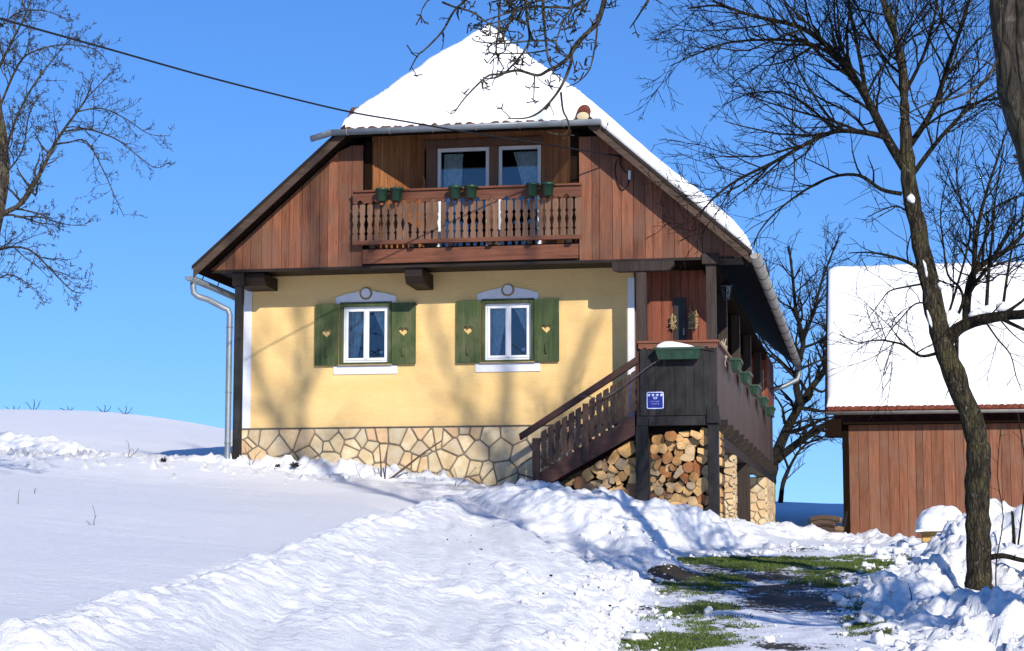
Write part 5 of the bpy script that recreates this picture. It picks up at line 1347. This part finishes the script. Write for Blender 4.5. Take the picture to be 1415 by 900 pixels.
T1 = tree('fruit tree with a leaning mossy trunk in the snowbank beside the drive', None, 'bark', tp, trad, LM, TY, 301, PR, cbark='barkc')
# snow caught in its forks
def snow_lump(px, py, rx, ry, rz, label, rot=0, dy=-.06):
    rx *= TQ; ry *= TQ; rz *= TQ; c = at(px, py, TY + dy); b = MB(); gg = random.Random(int(px)); o1 = gg.uniform(0, 9)
    vs = []
    for v in IV:
        q = 1 + .25 * math.sin(v.x * 3 + o1) * math.sin(v.z * 3.7 + o1 * 2); x, z = v.x * rx * q, v.z * rz * q
        vs.append((c.x + x * math.cos(rot) - z * math.sin(rot), c.y + v.y * ry, c.z + x * math.sin(rot) + z * math.cos(rot)))
    b.add(vs, IF); o = b.build('snow_clump', 'roofsnow', None, True, origin=c); tag(o, label, 'snow clump', None, 'thing')
snow_lump(1316, 444, .085, .07, .11, 'white snow clump wedged in the main fork of the leaning fruit tree', -.15, .0)
snow_lump(1355, 431, .13, .06, .05, 'long snow clump lying on the thick side limb just right of the fork', .25, .0)
snow_lump(1389, 424, .10, .055, .055, 'rounded snow clump lying on the thick side limb near the picture edge', .05, .0)
snow_lump(1300, 395, .035, .04, .04, 'small snow clump on the fruit tree stem above the fork', 0, -.05)
snow_lump(1284, 440, .016, .03, .09, 'narrow snow streak clinging to the trunk below the fork', .25, -.10)
snow_lump(1279, 372, .016, .03, .10, 'thin snow streak high on the leaning fruit tree trunk', .2, -.09)
snow_lump(1259, 275, .04, .04, .05, 'tiny snow clump in the upper crown fork of the fruit tree', .2, -.07)

# old tree at the right edge whose branches hang in from above
NY = -26.0; NQ = .67
g = random.Random(211)
base = at(1575, 960, NY); base.z = gz(base.x, base.y) - .1
tp2 = [base] + limb_px([(1530, 620), (1492, 430), (1455, 300), (1430, 200), (1408, 100), (1399, 30), (1393, -60), (1388, -130), (1384, -200), (1376, -260)], NY, g, .0)
PN = dict(dm=1.7, lm=1.15, bs=.67, rmin=.0020, ang=(32, 75), up=-.02, wob=.27, trop=.0, dk=1.4, lk=.42, buds=True)
LM = []; TYs = TY
def addn(pts, r0, r1, dens, lenf, depth=2, yd=0.0, jit=.04, Y=NY):
    pts = [(x + g.uniform(-3, 3), y + g.uniform(-3, 3)) for x, y in pts]; LM.append((limb_px(pts, Y, g, jit * NQ, 4, yd * NQ), r0 * NQ, r1 * NQ, dens / NQ, lenf * NQ, depth))
addn([(1390, -90), (1250, -190), (1100, -190), (980, -150), (900, -95), (850, -45), (833, 4), (825, 30), (810, 47), (793, 64), (787, 89), (774, 125), (751, 153), (730, 163), (704, 162)], .025, .0028, 3.2, .22, 2, -1.2)
addn([(810, 47), (793, 64), (776, 89), (759, 95), (740, 104), (717, 100), (694, 100), (674, 104), (658, 119), (640, 140), (628, 153)], .011, .003, 6, .16, 2, -.1, .02, NY - 0.74)
addn([(850, -45), (800, -60), (760, -40), (750, 0), (751, 42), (757, 80), (765, 95)], .014, .004, 8, .22, 2, -.2, .02, NY - 0.67)
addn([(800, -60), (745, -45), (730, -5), (731, 25), (729, 64), (695, 100), (670, 110)], .012, .003, 8, .2, 2, -.2, .02, NY - 0.54)
addn([(760, -40), (700, -35), (690, 0), (687, 40), (686, 70), (696, 95)], .010, .003, 8, .2, 2, -.2, .02, NY - 0.60)
addn([(745, -45), (690, -50), (660, -25), (643, 0), (630, 13), (611, 47), (590, 66), (579, 74), (566, 96)], .010, .003, 5, .15, 2, -.2, .02, NY - 0.60)
addn([(610, 2), (630, 13), (655, 19), (679, 32), (691, 40), (700, 60)], .006, .003, 7, .14, 2, -.1, .02, NY - 0.74)
addn([(765, 57), (735, 58), (700, 58), (662, 57), (650, 52)], .005, .0025, 7, .12, 1, -.1, .02, NY - 0.80)
addn([(764, 70), (735, 74), (705, 76), (665, 73)], .005, .0025, 7, .12, 1, -.1, .02, NY - 0.67)
addn([(825, 20), (822, 50), (822, 72), (815, 95), (800, 112), (785, 120)], .006, .0025, 6, .12, 1, -.1, .02, NY - 0.80)
addn([(774, 125), (780, 150), (784, 165), (787, 178), (778, 188), (757, 183)], .006, .003, 3, .09, 1, -.05, .01, NY - 0.80)
addn([(870, -60), (800, 5), (770, 12), (735, 8), (690, 20), (660, 30)], .009, .003, 10, .22, 2, -.1, .03, NY - 0.67)
addn([(850, -40), (800, -25), (760, -2), (720, 10), (700, 26), (672, 32)], .008, .003, 10, .22, 2, -.1, .03, NY - 0.47)
addn([(850, -20), (800, 2), (780, 30), (770, 62)], .006, .003, 9, .18, 2, -.1, .03, NY - 0.74)
addn([(690, -30), (640, -12), (600, -4), (585, 8)], .006, .003, 9, .15, 2, -.1, .03, NY - 0.74)
addn([(980, -150), (930, -60), (900, -10), (880, 20), (868, 40)], .010, .003, 6, .2, 2, -.1, .03, NY - 0.60)
addn([(1392, 60), (1360, 110), (1320, 135), (1280, 145), (1240, 165)], .010, .003, 4, .25, 1, -.5, .03, NY)
addn([(1480, 360), (1540, 280), (1600, 230), (1680, 150)], .06, .02, 4, .8, 3, .5)
T2 = tree('old tree with thick furrowed trunk at the right edge, twigs hanging in front of roof', None, 'barkt', tp2, [.10] + [.082 - .014 * min(1, i / (len(tp2) - 10)) - .056 * max(0, (i - len(tp2) + 9) / 8) for i in range(len(tp2) - 1)], LM, NY, 302, PN)

# tree whose branches reach in from the left
LY = -8.0
g = random.Random(221)
base = at(-70, 640, LY); base.z = gz(base.x, base.y) - .1
tp3 = [base] + limb_px([(-50, 520), (-32, 420), (-12, 330), (2, 260), (4, 215), (-4, 150), (-16, 80), (-30, 0)], LY, g, 0)
PL = dict(dm=1.45, lm=1.3, rmin=.0031, ang=(30, 62), up=.10, wob=.19, trop=.03, dk=1.3, lk=.5, buds=True)
LM = []
def addl(pts, r0, r1, dens, lenf, depth=3, yd=0.0, jit=.15): LM.append((limb_px(pts, LY, g, jit, 4, yd), r0 * .75, r1 * .8, dens, lenf, depth))
addl([(-20, 345), (0, 300), (30, 281), (55, 240), (75, 200), (95, 170), (118, 138), (128, 110)], .06, .008, 5, .7, 3, -.5)
addl([(75, 200), (95, 197), (120, 196), (145, 240), (160, 275), (172, 300)], .02, .005, 6, .45, 2, -.4)
addl([(90, 182), (115, 178), (140, 184), (165, 195), (190, 215), (215, 232), (232, 225)], .022, .005, 7, .5, 2, .3)
addl([(105, 155), (140, 150), (175, 165), (205, 185), (235, 188)], .016, .005, 7, .45, 2, .3)
addl([(118, 138), (135, 120), (150, 105), (160, 95)], .012, .005, 7, .4, 2, -.3)
addl([(-30, 370), (0, 345), (40, 345), (75, 378), (100, 402), (118, 405)], .03, .005, 7, .55, 3, .4)
addl([(-25, 400), (10, 380), (35, 390), (60, 410)], .02, .005, 7, .5, 3, -.5)
addl([(20, 300), (55, 300), (90, 310), (120, 312)], .016, .005, 7, .45, 3, -.5)
addl([(0, 240), (20, 170), (45, 120), (75, 80), (100, 50)], .03, .006, 6, .6, 3, .6)
addl([(-5, 160), (25, 90), (50, 70), (90, 62), (130, 68), (148, 85)], .025, .006, 7, .5, 3, -.6)
addl([(-10, 110), (15, 60), (35, 20), (50, -20)], .03, .008, 7, .6, 3, .5)
addl([(-20, 60), (20, 20), (60, 15), (95, 28)], .02, .006, 7, .5, 3, -.5)
addl([(0, 250), (30, 210), (40, 160), (55, 130)], .02, .006, 8, .5, 3, -.8)
addl([(-30, 0), (-60, -100), (-50, -200)], .06, .02, 4, .8, 3, .3)
addl([(-10, 320), (-90, 220), (-160, 120), (-200, 20)], .06, .015, 4, .8, 3, .3)
T3 = tree('bare grey tree with mossy limbs reaching in from the left picture edge', None, 'barkg', tp3, taper(len(tp3), .13, .05), LM, LY, 303, PL)

# big dark tree behind the house
KY = 33.0
g = random.Random(231)
base = at(1062, 705, KY); base.z = gz(base.x, base.y) - .2
tp4 = [base] + limb_px([(1060, 690), (1062, 665), (1067, 642)], KY, g, 0)
PK = dict(dm=1.6, lm=1.45, rmin=.0080, ang=(28, 62), up=.12, wob=.18, trop=.02, dk=1.1, lk=.55)
LM = []
def addk(pts, r0, r1, dens, lenf, depth=3, yd=0.0, jit=.3): LM.append((limb_px(pts, KY, g, jit, 4, yd), r0, r1, dens, lenf, depth))
addk([(1067, 642), (1078, 615), (1090, 588), (1106, 560), (1122, 535), (1140, 510), (1150, 470), (1160, 420)], .20, .05, 2.6, 1.7, 3, 1)
addk([(1068, 640), (1090, 622), (1115, 603), (1140, 588), (1165, 575), (1195, 560)], .15, .06, 2.2, 1.6, 3, -1)
addk([(1106, 560), (1100, 530), (1104, 500), (1110, 470), (1100, 430), (1095, 380), (1090, 340)], .13, .03, 2.8, 1.6, 3, -1)
addk([(1102, 508), (1108, 490), (1090, 470), (1075, 440), (1065, 400), (1058, 360)], .06, .02, 3, 1.4, 3, 1)
addk([(1110, 470), (1125, 430), (1135, 390), (1150, 350), (1160, 325)], .06, .02, 3.2, 1.4, 3, .5)
addk([(1122, 535), (1140, 540), (1155, 500), (1180, 470), (1200, 440)], .05, .02, 3, 1.2, 3, -.5)
addk([(1112, 480), (1135, 470), (1150, 450), (1175, 400)], .05, .02, 3.4, 1.2, 3, 1.5)
addk([(1085, 590), (1110, 582), (1135, 580), (1160, 588)], .04, .02, 3, 1.0, 2, -.5)
addk([(1100, 520), (1080, 500), (1060, 480), (1040, 440), (1030, 400)], .05, .02, 3, 1.3, 3, .5)
T4 = tree('big dark branching tree standing behind the farmhouse beside the barn', None, 'barkd', tp4, taper(len(tp4), .26, .22), LM, KY, 304, PK)
SY = 29.5
g = random.Random(241)
base = at(1077, 712, SY); base.z = gz(base.x, base.y) - .2
tp5 = [base] + limb_px([(1079, 690), (1082, 668), (1090, 648)], SY, g, 0)
LM = []
for pts, r0 in (([(1090, 648), (1103, 625), (1118, 612), (1140, 604), (1160, 600)], .05), ([(1090, 650), (1084, 632), (1076, 615)], .05), ([(1105, 622), (1110, 600), (1118, 580), (1125, 560)], .03), ([(1118, 612), (1140, 590), (1152, 575)], .03), ([(1084, 665), (1100, 650), (1112, 640)], .02)):
    LM.append((limb_px(pts, SY, g, .2, 4), r0, .01, 3.4, .9, 2))
T5 = tree('small bare tree low behind the big dark tree above the shaded snow slope', None, 'barkd', tp5, taper(len(tp5), .085, .06), LM, SY, 305, PK)

# tall trees beyond the right edge of the picture; their shadows fall on the snow and the yellow wall
g = random.Random(251)
def shade_tree(bx, by, h, label, forks, seed, dm=1.9):
    e_z = gz(bx, by) - .2; V = Vector; up = .9 if h > 10 else .3
    tpx = smooth([V((bx, by, e_z)), V((bx, by, e_z + h * .2)), V((bx - .1, by + .05, e_z + h * .4 + up))], 4)
    lm = []
    for pts, r0, r1, dens, lenf in forks: lm.append((smooth([V((bx + a, by + c, e_z + z + up)) for a, c, z in pts], 4), r0, r1, dens, lenf, 3))
    tree(label, None, 'barkd', tpx, taper(len(tpx), .20, .17), lm, by, seed, dict(rmin=.009, ang=(25, 55), up=.2, wob=.14, trop=.03, dk=1.1, lk=.55, dm=dm, lm=1.15))
shade_tree(7.3, -24.5, 18, 'tall bare tree with spreading limbs beyond the right picture edge', [
    ([(-.1, .05, 7.2), (0, 0, 10), (.1, 0, 13), (.2, 0, 16), (.2, 0, 20)], .17, .05, 1.3, 2.0),
    ([(-.1, .05, 6.5), (-1.2, 0, 9.0), (-2.6, 0, 12), (-3.3, 0, 14.5), (-3.4, 0, 17), (-3.5, 0, 20)], .12, .05, 1.3, 1.8),
    ([(-3.3, 0, 14.5), (-4.2, 0, 16.5), (-5.2, 0, 18.5)], .09, .03, 1.6, 1.5),
    ([(-3.4, 0, 16.0), (-2.5, 0, 18), (-1.6, 0, 19.5)], .07, .03, 1.6, 1.3),
    ([(.1, 0, 13.5), (1.2, 0, 16), (1.9, 0, 18)], .08, .03, 1.5, 1.5),
    ([(.15, 0, 14.5), (-.8, 0, 16.5), (-1.4, 0, 18.5)], .07, .03, 1.5, 1.4)], 306)
shade_tree(3.5, -17.6, 7, 'spreading bare tree just beyond the right picture edge', [
    ([(-.1, .05, 2.6), (-.5, .2, 3.6), (-.9, .4, 5.0), (-1.2, .6, 6.2)], .11, .03, 3.4, 1.5),
    ([(-.1, .05, 2.6), (.4, -.3, 4.0), (.8, -.5, 5.6), (1.0, -.6, 7.0)], .11, .03, 3.4, 1.5),
    ([(-.1, .05, 2.4), (-.9, -.6, 3.0), (-1.6, -1.0, 4.0)], .07, .02, 3.6, 1.2),
    ([(0, .05, 2.5), (.2, .8, 3.8), (.5, 1.6, 5.0)], .08, .02, 3.6, 1.3),
    ([(-.1, .05, 2.2), (-.5, .6, 2.5), (-1.1, 1.2, 3.0)], .08, .02, 4.0, 1.2),
    ([(-.1, .05, 2.0), (-.4, -.2, 2.3), (-.9, -.2, 3.2)], .07, .02, 4.0, 1.2)], 307, 2.3)

# ------------------------------------------------------------------ small dry plants
def stems(name, px, py, Y, spec, label, cat, mat='twig', seed=1, group=None, n=0, rad=.006):
    g = random.Random(seed); b = MB()
    base = at(px, py, Y); base.z = gz(base.x, base.y) - .03
    for pts, r in spec:
        q = [base + Vector((a, c, z)) for a, c, z in pts]; b.tube(smooth(q, 3), taper((len(q) - 1) * 3 + 1, r, r * .55), 5)
        if n: spawn(b, q, r, r * .5, g, 1, n, .25, dict(rmin=.003, ang=(25, 55), up=.25, wob=.15, trop=.03, dk=1, lk=.5))
    o = b.build(name, mat, None, True, origin=base); return tag(o, label, cat, group)
stems('dry_stalk', 527, 668, -1.1, [([(0, 0, 0), (-.01, 0, .25), (-.04, 0, .58)], .016), ([(.06, 0, 0), (.07, .02, .22), (.09, .02, .45)], .014)], 'pair of upright cut stalks in the snow before the stone plinth', 'stalk', seed=3)
stems('dry_branch', 536, 672, -1.2, [([(0, 0, 0), (.3, .1, .25), (.56, .2, .47), (.82, .3, .66)], .022)], 'long dry branch leaning towards the stone plinth', 'branch', seed=4, n=3)
stems('dry_twig', 346, 648, -1.0, [([(0, 0, 0), (-.05, 0, .2), (-.12, 0, .34)], .006), ([(.02, 0, 0), (.1, 0, .18), (.2, 0, .26)], .006)], 'thin brown twigs sticking from snow by the left plinth end', 'twig', seed=5, n=8)
stems('dry_twig', 500, 664, -1.2, [([(0, 0, 0), (-.05, 0, .12), (-.1, 0, .22)], .005)], 'short lone twig in the snow left of the cut stalks', 'twig', seed=6, n=6)
stems('dry_twig', 628, 682, -1.6, [([(0, 0, 0), (.03, 0, .2), (-.02, 0, .36)], .006), ([(0, 0, 0), (.2, .05, .2), (.34, .05, .36)], .006)], 'forked twig in the snow below the middle of the stone plinth', 'twig', seed=7, n=5)
for k, (px, py, h, lb) in enumerate(((45, 573, .35, 'tallest dead weed on the crest of the left hill'), (17, 574, .2, 'low dead weed near the left picture edge on the hill crest'), (143, 571, .22, 'forked dead weed at the middle of the hill crest'), (172, 575, .24, 'dead weed on the hill crest nearest the downpipe'), (92, 571, .12, 'tiny dead weed on the flat top of the hill crest'))):
    stems('dead_weed', px, py, 19.5, [([(0, 0, 0), (.05, 0, h * .6), (.02, 0, h)], .014), ([(.0, 0, 0), (-.12, 0, h * .5), (-.2, 0, h * .8)], .012), ([(.0, 0, 0), (.16, 0, h * .4), (.22, 0, h * .9)], .012)], lb, 'weed', 'iron', 30 + k, 'dead weeds on the hill', 5)
stems('dead_weed', 48, 682, on_field(48, 682).y, [([(0, 0, 0), (0, 0, .07), (.01, 0, .10)], .006)], 'single dark weed tip poking from a small snow hump in the field', 'weed', 'iron', 41)
stems('dead_weed', 25, 700, on_field(25, 700).y, [([(0, 0, 0), (.0, 0, .12), (.01, 0, .2)], .004)], 'thin upright grass stem in the field at the left edge', 'weed', 'twig', 42)
stems('dead_weed', 130, 726, on_field(130, 726).y, [([(0, 0, 0), (.0, 0, .08), (.02, 0, .13)], .004), ([(0, 0, 0), (-.04, 0, .04), (-.06, 0, .05)], .004)], 'small bent weed in the middle of the smooth field', 'weed', 'twig', 43, None, 6)
stems('dead_weed', 176, 640, -.5, [([(0, 0, 0), (.03, 0, .15), (.0, 0, .3)], .007), ([(0, 0, 0), (.14, 0, .12), (.2, 0, .2)], .006)], 'small weed behind the left snow ridge before the hill', 'weed', 'twig', 44, None, 8)
# saplings right of the leaning tree
stems('sapling', 1376, 800, -10.0, [([(0, 0, 0), (.01, 0, .4), (.10, 0, .9), (.05, 0, 1.35), (.10, 0, 1.9)], .009)], 'thin sapling with fine side shoots close right of the leaning trunk', 'sapling', 'barkd', 51, None, 5)
stems('sapling', 1400, 745, -8.0, [([(0, 0, 0), (.01, 0, .3), (.0, 0, .62)], .030), ([(.02, 0, 0), (.10, 0, .5), (.17, 0, 1.1), (.10, 0, 1.8)], .014)], 'cut sapling stub with a long thin shoot at the right edge', 'sapling', 'barkd', 52, None, 4)
stems('fallen_branch', 1372, 752, -9.0, [([(-.1, 0, .06), (.1, -.1, .10), (.35, -.2, .04), (.7, -.3, .02)], .040)], 'dark fallen branch half buried in the snow right of the leaning tree', 'branch', 'barkd', 53, None, 4)
stems('dry_twig', 1258, 818, -11.0, [([(0, 0, 0), (.01, 0, .12), (-.01, 0, .22)], .008)], 'short dark twig standing in the shaded snowbank left of the trunk', 'twig', 'barkd', 54)
def clump(px, py, Y, r, label, seed):
    g = random.Random(seed); b = MB(); c = at(px, py, Y); c.z = gz(c.x, c.y) + .02
    for k in range(60):
        a = g.uniform(0, 6.28); e = g.uniform(-.2, 1.2); d = Vector((math.cos(a) * math.cos(e), math.sin(a) * math.cos(e), math.sin(e))) * r * g.uniform(.4, 1)
        b.tube([c + d * .2, c + d], [.010, .006], 4)
    o = b.build('dark_shrub', 'iron', None, origin=c); tag(o, label, 'shrub')
clump(408, 644, -1.15, .11, 'small dark shrub poking from snow below the left window', 61)
clump(226, 646, -1.2, .08, 'tiny dark shrub under a snow lump left of the downpipe', 62)
clump(384, 645, -1.1, .06, 'flat dark twig tuft left of the small shrub by the plinth', 63)
